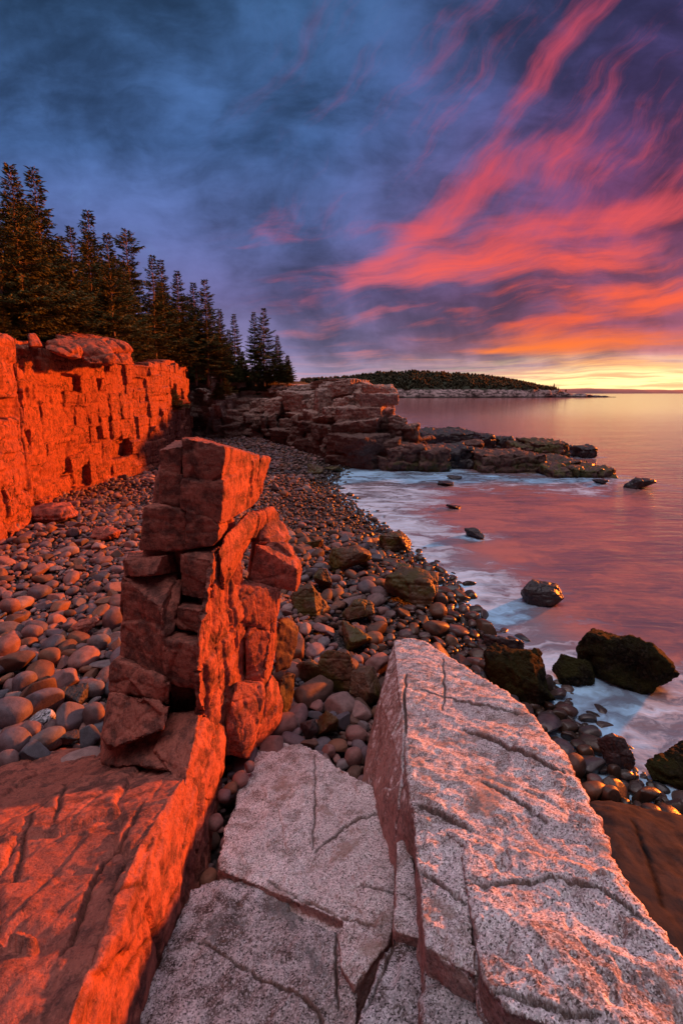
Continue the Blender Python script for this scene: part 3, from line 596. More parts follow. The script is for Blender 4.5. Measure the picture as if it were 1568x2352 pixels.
tag(o, 'small grey pointed boulder at the left end of the cliff-top pile', 'boulder')

# ------------------------------------------------------------------ cliff and headland sheets
def resample(path, step):
    P = np.array(path, float); d = np.r_[0, np.cumsum(np.linalg.norm(np.diff(P[:, :2], axis=0), axis=1))]
    s = np.arange(0, d[-1], step); return s, np.stack([np.interp(s, d, P[:, k]) for k in range(P.shape[1])], 1)
def sheet(name, path, step, vstep, slope, mat, jts, amp, seed, topw=10., steps=None, zb=-1., smooth_n=3, round_=.5, toprise=.05, side=1):
    s, P = resample(path, step); XY = P[:, :2].copy(); H = P[:, 2].copy()
    k = np.ones(int(1.6/step)|1); k /= len(k); pad = len(k)//2
    for a in range(2): XY[:, a] = np.convolve(np.pad(XY[:, a], pad, 'edge'), k, 'valid')
    H = np.convolve(np.pad(H, pad, 'edge'), k, 'valid')
    T = np.gradient(XY, axis=0); T /= np.linalg.norm(T, axis=1)[:, None]; IN = side*np.stack([-T[:, 1], T[:, 0]], 1)  # inland side
    for _ in range(int(3/step)): IN[1:-1] = (IN[:-2]+IN[1:-1]*2+IN[2:])/4
    IN /= np.linalg.norm(IN, axis=1)[:, None]
    nf = int(9/vstep); nt = int(20); TW_ = topw if np.isscalar(topw) else np.interp(s, topw[0], topw[1])
    v = np.r_[np.linspace(0, 1, nf), 1+.998*np.linspace(0, 1, nt+1)[1:]**1.8, 2.]
    VV = np.zeros((len(s), len(v), 3))
    for j, t in enumerate(v):
        f = min(t, 1); z = zb+(H-zb)*f; inn = slope*(z-zb)
        if steps is not None: inn = inn+steps(s, z/np.maximum(H, .1))
        if t > 1: inn = inn+(t-1)*TW_; z = z+(t-1)*TW_*toprise-np.where(t > 1.999, 9., 0)
        VV[:, j, :2] = XY+IN*inn[:, None]; VV[:, j, 2] = z
    F = grid_faces(len(s), len(v)); V = VV.reshape(-1, 3)
    me = np_mesh(name, V, F); _, N = mesh_np(me)
    up = np.abs(N[:, 2]) 
    outw = -np.repeat(IN, len(v), 0); sgn = np.sign((N[:, :2]*outw).sum(1)+N[:, 2]*0.6); sgn[sgn == 0] = 1
    Nd = N*sgn[:, None]
    # displace along a softened outward direction so that blocks stand proud of the face
    o3 = np.c_[outw, np.full(len(V), .35)]; o3 /= np.linalg.norm(o3, axis=1)[:, None]
    U = np.c_[np.repeat(s, len(v)), np.zeros(len(V)), V[:, 2]]
    U[:, 1] = np.tile(v, len(s))*0
    D = amp*fbm(V, .16, 3, seed)+amp*.18*fbm(V, 1.1, 3, seed+4)+amp*.05*fbm(V, 6., 3, seed+2)
    for j in jts: D = D+joints(U if j[0][1] == 0 else V, (j[0][0], max(j[0][1], 5), j[0][2]), *j[1:])
    tt = np.tile(v, len(s)); fade = np.where(tt > 1, np.clip(1-(tt-1)*2, .45, 1), 1)
    W = V+o3*(D*fade)[:, None]
    me.vertices.foreach_set('co', W.astype(np.float32).ravel()); me.update()
    if sgn.mean() < 0: me.flip_normals()
    return link(name, me, mat), VV
cliff_path = [(-10.6,6,8.2),(-10.5,11,8.1),(-11.0,14.2,8.0),(-11.3,15.6,8.0),(-12.4,16.6,8.0),(-13.1,21,8.2),(-12.9,26,8.1),(-12.5,30,8.1),(-13.2,36,8.5),(-14.2,41,8.6),(-15.0,44.5,8.7),(-17.5,46.5,8.7)]
cj = [((3.6, 0, 1.5), .17, .22, .06, 2, None, .12, .9), ((1.5, 0, .8), .07, .10, .04, 5, None, .18, 1.2), ((.5, 0, .35), .016, .015, .03, 7, None, .3, 1.2), ((2.6, 0, 6.), .16, .22, .07, 11, None, .12, .5)]
cl, _ = sheet('cliff', cliff_path, .05, .05, .04, M_cliff, cj, .38, 21, topw=14, zb=.8, toprise=.03)
tag(cl, kind='structure'); cl.name = 'cliff_base'
hp = [(-19.5,44.5,8.7),(-15.5,46.6,8.7),(-13.2,45.8,8.5),(-11.9,46.6,7.3),(-10.2,47,6.7),(-8,46.6,7.0),(-6,45.3,7.3),(-3,42.3,7.4),(-1.6,40.,6.9),(-.6,38.6,6.2),(.6,37.0,5.2),(1.7,36.4,4.0),(3.0,36.1,3.0),(5,36.2,2.4),(8,36.4,1.8)]
def hsteps(s, r):
    q = .04*np.sin(s*.9)+.03*np.sin(s*2.3); r = r+q
    return 1.0*np.clip((r-.42)*12, 0, 1)+.9*np.clip((r-.62)*16, 0, 1)+.9*np.clip((r-.78)*16, 0, 1)+.8*np.clip((r-.9)*20, 0, 1)
hj = [((3.4, 0, .8), .30, .22, .07, 3, None, .06, .9), ((1.3, 0, .45), .17, .12, .06, 6, None, .10, 1.2), ((.5, 0, .3), .05, .04, .05, 9, None, .3, 1.2)]
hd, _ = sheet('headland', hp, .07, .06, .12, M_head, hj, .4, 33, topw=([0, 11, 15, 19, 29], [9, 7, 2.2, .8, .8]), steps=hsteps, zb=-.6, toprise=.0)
tag(hd, kind='structure'); hd.name = 'headland_base'

def blockwall(name, path, mat, lens, hts, offs, depth, jit, inset, seed, voxel, zb, gapw=.03, deepp=.08, jts=None, amp=.04, yaw=.0, topj=.3, skip=0.):
    r = np.random.default_rng(seed); s, P = resample(path, .05); L_ = s[-1]; XY = P[:, :2].copy(); k = np.ones(25)/25
    for a in range(2): XY[:, a] = np.convolve(np.pad(XY[:, a], 12, 'edge'), k, 'valid')
    T = np.gradient(XY, axis=0); T /= np.linalg.norm(T, axis=1)[:, None]; hulls = []; q = 0.
    while q < L_-.5:
        ln = r.uniform(*lens)*r.choice([.5, 1, 1, 1.6]); i = min(int((q+ln/2)/.05), len(s)-1); H = P[i, 2]+r.uniform(-topj, topj*.4); z = zb
        while z < H-.12:
            h = r.uniform(*hts)*r.choice([.6, 1, 1, 1.5]); h = min(h, H-z); t = T[i]; an = r.normal()*yaw; t = np.array([t[0]*math.cos(an)-t[1]*math.sin(an), t[0]*math.sin(an)+t[1]*math.cos(an)]); n_ = np.array([-t[1], t[0]])
            o_ = r.uniform(-offs, offs)-(r.uniform(2, 5)*offs if r.random() < deepp else 0); inn = inset(s[i], (z+h*.3)/max(P[i, 2], .1), z)-o_
            sp = r.choice([1, 1, 2]) if ln > lens[0]*1.3 else 1
            for u in range(sp):
                l0, l1 = -ln/2+ln*u/sp, -ln/2+ln*(u+1)/sp; io = inn+r.uniform(-.5, .5)*offs*(sp > 1); C8 = []
                for a in (l0+gapw*.5*r.random(), l1-gapw*.5*r.random()):
                    for b in (io, io+depth):
                        for c in (z+gapw*.3*r.random(), z+h-gapw*.3*r.random()):
                            xy = XY[i]+t*(a+r.normal()*jit)+n_*(b+r.normal()*jit*(1.6 if b == io else 1)); C8.append(np.array([xy[0], xy[1], c+r.normal()*jit*.8]))
                tl = r.normal()*jit*.9; tl2 = r.normal()*jit*.5; cc = np.mean(C8, 0)
                C8 = [p+np.array([0, 0, tl*np.dot(p[:2]-cc[:2], t)-abs(tl2)*np.dot(p[:2]-cc[:2], n_)*-.5]) for p in C8]; hulls.append(C8)
            z += h
        q += ln
    o = rock(name, hulls, mat, voxel, amp, .7, jts, amp*.6, 1.6, (), None, .3, None, seed, echip=1.6); o.location = o.location
    return tag(o, kind='structure')
blockwall('cliff', cliff_path, M_cliff, (.8, 2.3), (.4, 1.5), .10, 1.5, .045, lambda s_, r_, z_: .02*z_-.42, 77, .048, .9, gapw=.03, deepp=.07, jts=[((1.0, 1.0, .5), .02, .045, .03, 3, None, .10, 1.4), ((.35, .35, .22), .008, .010, .03, 5, None, .3, 1.2)], amp=.028, yaw=.06, topj=.5)
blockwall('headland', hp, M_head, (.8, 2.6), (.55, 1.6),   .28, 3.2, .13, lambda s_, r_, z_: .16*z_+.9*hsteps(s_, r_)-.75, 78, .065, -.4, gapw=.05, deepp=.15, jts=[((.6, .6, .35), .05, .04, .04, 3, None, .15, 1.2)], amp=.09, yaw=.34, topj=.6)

# forest floor behind the cliff edge
xs = np.arange(-70, 2, .8); ys = np.arange(2, 90, .8); X, Y = np.meshgrid(xs, ys, indexing='ij')
edge = np.interp(Y, [2, 16, 17.5, 22, 30, 44, 49.5, 50.5, 56, 90], [-12.4, -12.6, -14.4, -14.8, -14.3, -16.6, -18, -8, -4, -2])
Zf = 7.7+np.clip((edge-X)*.12, -6, 4)+.15*fbm(np.c_[X.ravel(), Y.ravel(), 0*X.ravel()], .4, 3).reshape(X.shape)
Zf = np.where(X > edge, 7.2-(X-edge)*6.0, Zf)-.5*(Y > 44)
Zf = np.maximum(Zf, -1.2)
fo = link('forest_ground', np_mesh('forest_ground', np.stack([X, Y, Zf], -1).reshape(-1, 3), grid_faces(len(xs), len(ys))), M_floor); tag(fo, kind='structure')
def fz(x, y):
    i = np.clip(int((x+70)/.8), 0, len(xs)-1); j = np.clip(int((y-2)/.8), 0, len(ys)-1); return float(Zf[i, j])

# ------------------------------------------------------------------ beach ground and sea
def axis(lo, hi, st, far0, far1, g=1.16):
    a = list(np.arange(lo, hi, st)); s = st; x = a[-1]
    while x < far1: s *= g; x += s; a.append(x)
    s = st; x = a[0]; b = []
    while x > far0: s *= g; x -= s; b.append(x)
    return np.array(b[::-1]+a)
xs2 = axis(-18, 9, .15, -60, 60, 1.3); ys2 = axis(.5, 48, .15, -30, 90, 1.3); X, Y = np.meshgrid(xs2, ys2, indexing='ij')
Zb = beach(X, Y)-.10+.03*fbm(np.c_[X.ravel(), Y.ravel(), 0*X.ravel()], 2., 3).reshape(X.shape)
b_ = link('beach', np_mesh('beach', np.stack([X, Y, Zb], -1).reshape(-1, 3), grid_faces(len(xs2), len(ys2))), M_beach); tag(b_, kind='structure')
xs3 = axis(-3, 24, .12, -9000, 30000, 1.18); ys3 = axis(2, 46, .12, -200, 40000, 1.14); X, Y = np.meshgrid(xs3, ys3, indexing='ij')
me = np_mesh('sea', np.stack([X, Y, 0*X], -1).reshape(-1, 3), grid_faces(len(xs3), len(ys3)))
zb_ = beach(X, Y); dpt = np.maximum(X-wline(Y), 0); L = np.interp(Y, [4, 9, 14, 22, 30, 40], [3.2, 2.0, 2.0, 3.0, 4.2, 5.5])
fm = np.exp(-(dpt/L)**1.5)
for (px_, py_, r_, s_) in [(1480,1640,1.6,.9),(1330,1600,1.2,1.0),(880,1130,3.5,.9),(830,1090,3.,.95),(1130,1330,1.2,.6),(1100,1290,1.2,.5),(1230,1380,1.1,.35),(1330,1545,1.0,.7),(1440,1600,1.3,.8),(1560,1560,.9,.6),(1360,1640,1.2,.95),(1500,1680,1.6,.8),(1420,1760,.9,.9),(1090,1235,1.3,.45),(1010,1165,1.5,.4),(900,1100,4.,.75),(1000,1090,4.,.85),(1060,1098,4.,.7),(1150,1100,4.,.55),(1260,1108,4.,.6),(1350,1106,3.,.6),(1420,1100,2.5,.5),(1320,1045,3.,.5),(1500,1115,2.5,.35),(1300,1500,1.0,.6),(1180,1400,1.0,.6),(1560,1720,1.5,.7),(1240,1440,1.0,.5)]:
    p = onz(px_, py_, 0); fm = np.maximum(fm, s_*np.exp(-(((X-p[0])**2+((Y-p[1])*.9)**2)/r_**2)))
set_attr(me, 'foam', fm.ravel())
m_, t, p_ = newmat('sea_water'); P = pos(t); f = t.attr('foam')
Pw = t.v('ADD', P, t.v('SCALE', t.v('SUBTRACT', t.noise(P, .55, 4, .55, color=True), (.5, .5, .5)), scale=2.2))
wr = t.map(Pw, rot=(0, 0, .75), scl=(.5, 1.9, 1)); n1 = t.noise(wr, 1.1, 9, .62, .5); n2 = t.noise(t.map(Pw, rot=(0, 0, .2), scl=(.5, 1.1, 1)), .45, 5, .55, .3)
nn = t.m('ADD', t.m('MULTIPLY', n1, .62), t.m('MULTIPLY', n2, .5))
fo_ = t.mr(t.m('ADD', t.m('MULTIPLY', f, .70), t.m('MULTIPLY', t.m('SUBTRACT', nn, .56), 3.6)), .14, 1.0)
fo_ = t.m('MULTIPLY', fo_, t.mr(f, .05, .35))
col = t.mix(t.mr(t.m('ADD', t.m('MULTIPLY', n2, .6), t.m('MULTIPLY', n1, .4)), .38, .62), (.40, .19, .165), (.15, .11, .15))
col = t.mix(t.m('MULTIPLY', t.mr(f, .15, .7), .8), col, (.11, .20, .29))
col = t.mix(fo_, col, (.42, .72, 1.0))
t._in(p_.inputs['Base Color'], col); t._in(p_.inputs['Roughness'], t.mr(fo_, 0., .6, .11, .75)); p_.inputs['IOR'].default_value = 1.36
wv = t.m('ADD', t.m('MULTIPLY', t.noise(t.map(P, rot=(0, 0, .15), scl=(.35, 1.6, 1)), 1.3, 6, .6, .4), 1.), t.m('MULTIPLY', t.noise(t.map(P, rot=(0, 0, -.2), scl=(.1, .45, 1)), .35, 4, .5), 2.))
bump(t, p_, wv, .35, .06); m_.node_tree.nodes['Bump'].name = 'b'; t._in(m_.node_tree.nodes['b'].inputs['Strength'], t.mr(t.sep(P)[1], 12., 160., .75, .14)); M_sea = m_
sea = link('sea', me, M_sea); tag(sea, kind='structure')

# ------------------------------------------------------------------ island and far shore
def island():
    xa = np.linspace(-60, 402, 300); Yc = 700.
    top = np.interp(xa, [-60, -20, 20, 60, 109, 160, 215, 262, 300, 318, 335, 402], [24, 25, 29, 33, 36, 33, 29, 23, 14, 9, 5, .6])
    v = np.linspace(-1, 1, 60); V = np.zeros((len(xa), len(v), 3))
    for j, q in enumerate(v):
        w = 25+top*2.2; V[:, j, 0] = xa; V[:, j, 1] = Yc+w*q
        e = 1-abs(q); rocky = np.clip(e/.10, 0, 1)**.6
        V[:, j, 2] = -1+rocky*np.minimum(10, top+1)+np.clip((e-.10)/.9, 0, 1)**.7*np.maximum(top-7, 0)
    Vf = V.reshape(-1, 3); sh = np.clip(1-(Vf[:, 2]-2)/7, 0, 1)
    Vf[:, 2] += 2.2*fbm(Vf*np.array([1, 1, 3]), .07, 5, 3)*np.clip((Vf[:, 2]+1)/3, 0, 1); Vf[:, 1] += 7*fbm(Vf*np.array([1, .2, 1]), .05, 4, 8)
    return xa, top, Vf, grid_faces(len(xa), len(v))
xa, itop, Vi, Fi = island()
m_, t, p_ = newmat('island_ground'); P = pos(t); z = t.sep(P)[2]
rk = t.mix(t.mr(t.noise(t.map(P, scl=(1, 1, 2.5)), .16, 8, .75), .42, .58), (.06, .035, .032), (.55, .38, .37))
rk = t.mix(t.mr(z, 2.2, .8), rk, (.05, .04, .035))
t._in(p_.inputs['Base Color'], t.mix(t.mr(t.m('ADD', z, t.m('MULTIPLY', t.noise(P, .06, 5, .6), 6.)), 13., 14.5), rk, (.03, .035, .015))); p_.inputs['Roughness'].default_value = .9
isl = link('island', np_mesh('island', Vi, Fi), m_); tag(isl, kind='structure')
m_, t, p_ = newmat('far_wood_foliage'); P = pos(t)
t._in(p_.inputs['Base Color'], t.mix(t.noise(P, .08, 5, .6), (.035, .045, .018), (.11, .07, .03))); p_.inputs['Roughness'].default_value = .9; M_wood = m_
bt = BVHTree.FromPolygons(Vi.tolist(), Fi.tolist()); TV, TF = [], []; nv_ = 0; r = np.random.default_rng(5)
def far_tree(x, y, z, h, w, segs=6):
    global nv_
    lv = [(0, .5), (.15, 1.), (.4, .72), (.42, .85), (.68, .42), (.7, .5), (1., .0)]
    for (q, ww) in lv:
        a = np.arange(segs)/segs*2*PI+r.uniform(0, 1); rr = w*ww*(1+.35*r.normal(size=segs))
        TV.append(np.c_[x+rr*np.cos(a), y+rr*np.sin(a), np.full(segs, z+q*h)])
    for l in range(len(lv)-1):
        b0 = nv_+l*segs
        for k in range(segs): TF.append((b0+k, b0+(k+1) % segs, b0+segs+(k+1) % segs, b0+segs+k))
    nv_ += segs*len(lv)
for _ in range(5200):
    x = r.uniform(-60, 312); tp = np.interp(x, xa, itop); y = 700+r.uniform(-.86, .35)*(25+tp*2.2)
    h = bt.ray_cast(Vector((x, y, 200)), Vector((0, 0, -1)))
    if h[0] is None or h[0].z < 9.6+r.normal()*1.2: continue
    hh = r.uniform(2.4, 5.5)*(.8 if x > 250 else 1); far_tree(x, y, h[0].z-.5, hh, hh*r.uniform(.28, .5))
wd = link('island_woodland', np_mesh('island_woodland', np.concatenate(TV), np.array(TF)), M_wood, smooth=False); tag(wd, 'dark spruce woodland covering the distant island', 'woodland', kind='stuff')
for i, (x, lab) in enumerate([(318, 'left one of the lone little spruces past the end of the island wood'), (325, 'middle one of the lone little spruces past the end of the island wood'), (336, 'right one of the lone little spruces past the end of the island wood')]):
    TV, TF, nv_ = [], [], 0; h = bt.ray_cast(Vector((x, 690, 200)), Vector((0, 0, -1))); z0 = h[0].z if h[0] else 4
    tr = empty('distant_spruce', (x, 690, z0-.5)); tag(tr, lab, 'tree', 'lone spruces on the island end')
    far_tree(x, 690, z0+1, 9-i, 1.7); link('crown', np_mesh('crown', np.concatenate(TV), np.array(TF)), M_wood, tr, False)
    bm = bmesh.new(); bmesh.ops.create_cone(bm, segments=7, radius1=.35, radius2=.15, depth=4); bmesh.ops.translate(bm, verts=bm.verts, vec=(x, 690, z0+1.2)); me = bpy.data.meshes.new('trunk'); bm.to_mesh(me); bm.free(); link('trunk', me, M_wood, tr)
m_, t, p_ = newmat('far_hill_haze_tint'); t._in(p_.inputs['Base Color'], t.mix(t.noise(pos(t), .004, 5, .6), (.34, .17, .17), (.26, .14, .15))); p_.inputs['Roughness'].default_value = 1.; M_far = m_  # pinkish haze put into the hills' colour; no air is built
xh = np.linspace(2500, 12000, 120); hh = 70*np.exp(-((xh-4200)/1500)**2)+60*np.exp(-((xh-7600)/2600)**2)+8*fbm(np.c_[xh/400, xh*0, xh*0], 1., 4)+12
hh = hh*np.clip((xh-2500)/600, 0, 1)
V = np.stack([np.stack([xh, np.full_like(xh, 8000.), np.zeros_like(xh)-2], 1), np.stack([xh, np.full_like(xh, 8250.), hh*.7], 1), np.stack([xh, np.full_like(xh, 8600.), hh], 1), np.stack([xh, np.full_like(xh, 9400.), np.zeros_like(xh)-2], 1)], 1)
fh = link('far_hills', np_mesh('far_hills', V.reshape(-1, 3), grid_faces(len(xh), 4)), M_far); tag(fh, kind='structure')

# ------------------------------------------------------------------ spruces
def treemat():
    m, t, p = newmat('spruce_needles'); P = pos(t)
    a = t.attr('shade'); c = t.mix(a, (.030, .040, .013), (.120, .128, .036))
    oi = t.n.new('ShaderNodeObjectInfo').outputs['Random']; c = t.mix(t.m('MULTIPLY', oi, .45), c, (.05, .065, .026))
    t._in(p.inputs['Base Color'], c); p.inputs['Roughness'].default_value = .75; p.inputs['Specular IOR Level'].default_value = .2
    return m
M_need = treemat()
m_, t, p_ = newmat('spruce_bark'); t._in(p_.inputs['Base Color'], t.mix(t.noise(t.map(pos(t), scl=(3, 3, .6)), 3., 5, .6), (.16, .11, .09), (.34, .26, .22))); p_.inputs['Roughness'].default_value = .9; M_bark = m_
def spruce_mesh(h, w, seed, bare=.12, gap=.25, topfull=0.):
    r = np.random.default_rng(seed); Q = []; SH = []; TR = []
    z = h*bare
    while z < h*.99:
        u = z/h; rad = (w*(1-u)**1.0+.08)*(.72+.55*r.random())
        if u < bare+.18: rad *= .55+.45*(u-bare)/.18
        rad *= 1.25
        if topfull: rad += w*topfull*math.exp(-((u-.86)/.06)**2)
        nb = 6+int(4*(1-u)); a0 = r.uniform(0, 6.28)
        for k in range(nb):
            if r.random() < gap: continue
            a = a0+k*6.283/nb+r.normal()*.3; L = rad*r.uniform(.55, 1.2); el = .45*u-.22*(1-u)+r.normal()*.13
            d = np.array([math.cos(a)*math.cos(el), math.sin(a)*math.cos(el), math.sin(el)]); b0 = np.array([0, 0, z])
            sd = np.array([-math.sin(a), math.cos(a), 0]); n = max(3, int(L/.075)); lift = r.uniform(.0, .18)
            for i in range(n):
                q = (i+.7)/n
                if q < .12: continue
                pt = b0+d*L*q+np.array([0, 0, lift*L*q*q])
                # side twigs, longest in the middle of the bough, each with hanging needle tufts
                for sg in (-1, 1):
                    tl = (.10+.34*L*math.sin(min(1, q*1.1)*2.6+.3)*.55)*r.uniform(.6, 1.2); tl = min(max(tl, .10), .55)
                    td = d*.7+sd*sg*.9+np.array([0, 0, r.normal()*.15-.05]); td /= np.linalg.norm(td); m = max(2, int(tl/.07))
                    for e in range(m):
                        pp = pt+td*tl*(e+.5)/m; dd = td+d*.4+r.normal(size=3)*.30+np.array([0, 0, -.30]); dd /= np.linalg.norm(dd)
                        s2 = np.cross(dd, r.normal(size=3)); s2 /= np.linalg.norm(s2)+1e-6; ll = r.uniform(.13, .24); wd_ = r.uniform(.018, .038)
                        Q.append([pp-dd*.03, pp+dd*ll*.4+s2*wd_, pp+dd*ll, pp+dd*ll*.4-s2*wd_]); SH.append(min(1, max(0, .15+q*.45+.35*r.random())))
            TR.append((b0, b0+d*L*.92+np.array([0, 0, lift*L*.8]), .014+.010*(1-u)))
        z += h*(.020+.014*r.random())*(1.1-u*.45)
    V = np.array(Q).reshape(-1, 3); F = np.arange(len(V)).reshape(-1, 4); me = np_mesh('crown', V, F)
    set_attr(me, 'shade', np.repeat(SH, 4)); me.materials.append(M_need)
    TVs, TFs = [], []; c = 0
    def tube(A, B, r0, r1, sg=5):
        nonlocal c
        d = B-A; d = d/np.linalg.norm(d); s = np.cross(d, [.3, .9, .2]); s /= np.linalg.norm(s); t2 = np.cross(d, s)
        for (P0, rr) in ((A, r0), (B, r1)):
            an = np.arange(sg)/sg*2*PI; TVs.append(P0+rr*(np.cos(an)[:, None]*s+np.sin(an)[:, None]*t2))
        for k in range(sg): TFs.append((c+k, c+(k+1) % sg, c+sg+(k+1) % sg, c+sg+k))
        c += 2*sg
    R0 = .013*h; zz = np.linspace(-.4, h*.99, 12)
    pz = [np.array([.03*math.sin(q*1.3+seed), .03*math.cos(q*1.1+seed), q]) for q in zz]
    for i in range(11): tube(pz[i], pz[i+1], R0*(1-i/11.6), R0*(1-(i+1)/11.6), 8)
    for (A, B, rr) in TR: tube(A, B, rr, .004, 3)
    for k in range(14):
        a = r.uniform(0, 6.28); q = r.uniform(.04, bare+.08)*h; tube(np.array([0, 0, q]), np.array([math.cos(a)*.5*w, math.sin(a)*.5*w, q-.05]), .012, .004, 3)
    tm = np_mesh('trunk', np.concatenate(TVs), np.array(TFs)); tm.materials.append(M_bark); return me, tm
KINDS = [spruce_mesh(9, 1.9, 1, .10, .2), spruce_mesh(9, 1.7, 2, .06, .15), spruce_mesh(9, 1.35, 3, .14, .25), spruce_mesh(9, 1.5, 4, .2, .3, .30), spruce_mesh(6, 1.9, 5, .02, .12), spruce_mesh(9, 2.2, 6, .08, .25)]
print('crown quads', [len(k[0].polygons) for k in KINDS])
KH = [9, 9, 9, 9, 6, 9]
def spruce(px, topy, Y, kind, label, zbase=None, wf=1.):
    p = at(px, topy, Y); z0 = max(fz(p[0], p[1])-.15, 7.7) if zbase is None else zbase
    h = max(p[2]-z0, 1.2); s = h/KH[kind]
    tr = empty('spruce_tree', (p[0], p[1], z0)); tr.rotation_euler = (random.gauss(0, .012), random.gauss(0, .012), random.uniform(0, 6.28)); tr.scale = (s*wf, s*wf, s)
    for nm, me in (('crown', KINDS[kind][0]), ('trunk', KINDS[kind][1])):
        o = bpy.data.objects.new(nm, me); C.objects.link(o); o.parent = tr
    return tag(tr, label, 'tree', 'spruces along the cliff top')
main = [(26,378,21,0,'tallest spruce at the left edge with dark tip'),(89,390,23.5,1,'tall dense spruce second from the left edge'),(-18,470,20,5,'spruce cut by the left edge of the photo'),(154,519,25,2,'narrow spruce between the tall dense one and the dark lone spire'),
 (205,481,32,1,'dark spire-shaped spruce standing out against the cloud, third peak from the left'),(247,536,27,0,'spruce just right of the dark spire'),(290,522,34,3,'spruce with a thick club-like top'),(344,583,37,2,'slim spruce right of the club-topped one'),
 (372,595,40,2,'slim spruce tip second right of the club-topped one'),(404,623,42,0,'bushy spruce right of the two slim tips'),(442,646,45,2,'thin spruce left of the tall pair in the middle of the slope'),(471,642,45,5,'tall feathery spruce in the middle of the slope'),
 (503,709,46,1,'dark spruce where the wood steps down'),(522,755,50,2,'small spruce in the gap before the lone ones'),(538,720,51,2,'lone thin spruce standing right of the main wood'),(582,715,50,2,'left of the two close spruces on the headland'),
 (603,706,50,5,'right, taller of the two close spruces on the headland'),(638,769,50,1,'shorter spruce right of the close pair on the headland'),(661,829,50,4,'lowest bushy spruce at the right end of the wood')]
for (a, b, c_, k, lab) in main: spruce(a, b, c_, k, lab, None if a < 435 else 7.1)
sil = np.array([(m_[0], m_[1]) for m_ in main]); sil = sil[np.argsort(sil[:, 0])]
fill = []
def ymin(px):
    for q in np.arange(14, 60, .25):
        x = (px-784)/FPX*q
        if x < np.interp(q, [2, 15.6, 16.6, 21, 30, 44, 46.5, 47], [-11.6, -12.2, -13.8, -14.4, -13.9, -16.0, -17, 0]): return q
    return 50.
rr = random.Random(5)
for i in range(46):
    px = 6+i*11.4+rr.uniform(-4, 4); ys_ = np.interp(px, sil[:, 0], sil[:, 1]); Yc = ymin(px)+rr.uniform(.4, 6)
    Yc = Yc if px < 425 else rr.uniform(50, 54)
    base = 780+(px/430)*70; ty = ys_+rr.uniform(.15, .62)*(base-ys_); fill.append((px, ty, Yc, rr.choice([0, 1, 5, 0, 4, 2])))
for i in range(16):
    px = 10+i*33+rr.uniform(-6, 6); Yc = ymin(px)+.4 if px < 425 else 50.; base = 780+(px/430)*70
    fill.append((px, base-rr.uniform(25, 75), Yc, 4))
for i in range(8): fill.append((548+i*16, 845-rr.uniform(0, 30), 49.5+rr.uniform(-1, 2), 4))
for i in range(16): fill.append((432+i*8.5+rr.uniform(-3, 3), 760+i*4+rr.uniform(-30, 30), rr.uniform(49.5, 54), rr.choice([0, 1, 5])))
for i in range(9): fill.append((425+i*15+rr.uniform(-3, 3), 835-rr.uniform(-5, 25), 49., 4))
names = [m_[4] for m_ in main]
cnt = {}
for (px, ty, Yc, k) in sorted(fill):
    j = int(np.argmin(np.abs(np.array([m_[0] for m_ in main])-px))); base = main[j][4].split(' with ')[0]
    what = 'low bushy young spruce' if k == 4 else ('slender inner spruce' if k == 2 else 'mid-height olive green spruce')
    key = (what, j); cnt[key] = cnt.get(key, 0)+1; n_ = cnt[key]
    lab = what+' growing before the '+' '.join(base.split()[:9])+('' if n_ == 1 else ', %s from its left' % ['', '', 'second', 'third', 'fourth', 'fifth', 'sixth', 'seventh', 'eighth', 'ninth'][min(n_, 9)])
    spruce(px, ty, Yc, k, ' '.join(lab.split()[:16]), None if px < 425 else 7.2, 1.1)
for (px, py, Yc, lab, zb) in [(365,895,35,'small dark spruce bush growing out of the sunlit cliff face', None), (517,868,45,'dark spruce shrub in the notch of the shaded headland', 5.3), (500,880,45.5,'dark spruce shrub at the top of the dark recess', 5.6)]:
    p = at(px, py, Yc); h = 1.5 if zb is None else 1.6; tr = empty('spruce_shrub', (p[0], p[1], p[2]-h)); tr.scale = (.5, .5, h/6)
    if zb is None:
        tr.location.x = -12.75
    for nm, me in (('crown', KINDS[4][0]), ('trunk', KINDS[4][1])):
        o = bpy.data.objects.new(nm, me); C.objects.link(o); o.parent = tr
    tag(tr, lab, 'shrub')

# ------------------------------------------------------------------ cobbles
TINTS = [((.42, .215, .20), 'pinkish'), ((.34, .205, .215), 'mauve'), ((.27, .205, .245), 'purplish grey'), ((.19, .18, .225), 'bluish grey'), ((.36, .165, .105), 'rusty'), ((.52, .34, .33), 'pale pink'), ((.22, .12, .095), 'brown'), ((.30, .245, .26), 'grey')]
TW = np.array([.24, .2, .14, .07, .12, .09, .08, .06])
def stone_shape(V, seed, ax, boxy, lump):
    r = np.random.default_rng(seed); S = np.sign(V)*np.abs(V)**boxy; S /= np.abs(S).max()
    S = S*(1+lump*fbm(V, .9, 2, seed % 997))[:, None]
    for _ in range(r.choice([0, 1, 2, 5, 7], p=[.3, .22, .18, .18, .12])):        # broken flat sides
        n = r.normal(size=3); n /= np.linalg.norm(n); d = S@n; c = r.uniform(.42, .75); S = S-np.outer(np.maximum(d-c, 0)*.9, n)
    return S*np.array(ax)
def rotm(yaw, tx, ty): return np.array((Matrix.Rotation(yaw, 3, 'Z') @ Matrix.Rotation(tx, 3, 'X') @ Matrix.Rotation(ty, 3, 'Y')))
ST = []   # x, y, z, ax(3), yaw, tx, ty, boxy, tintid, mult, seed, forced
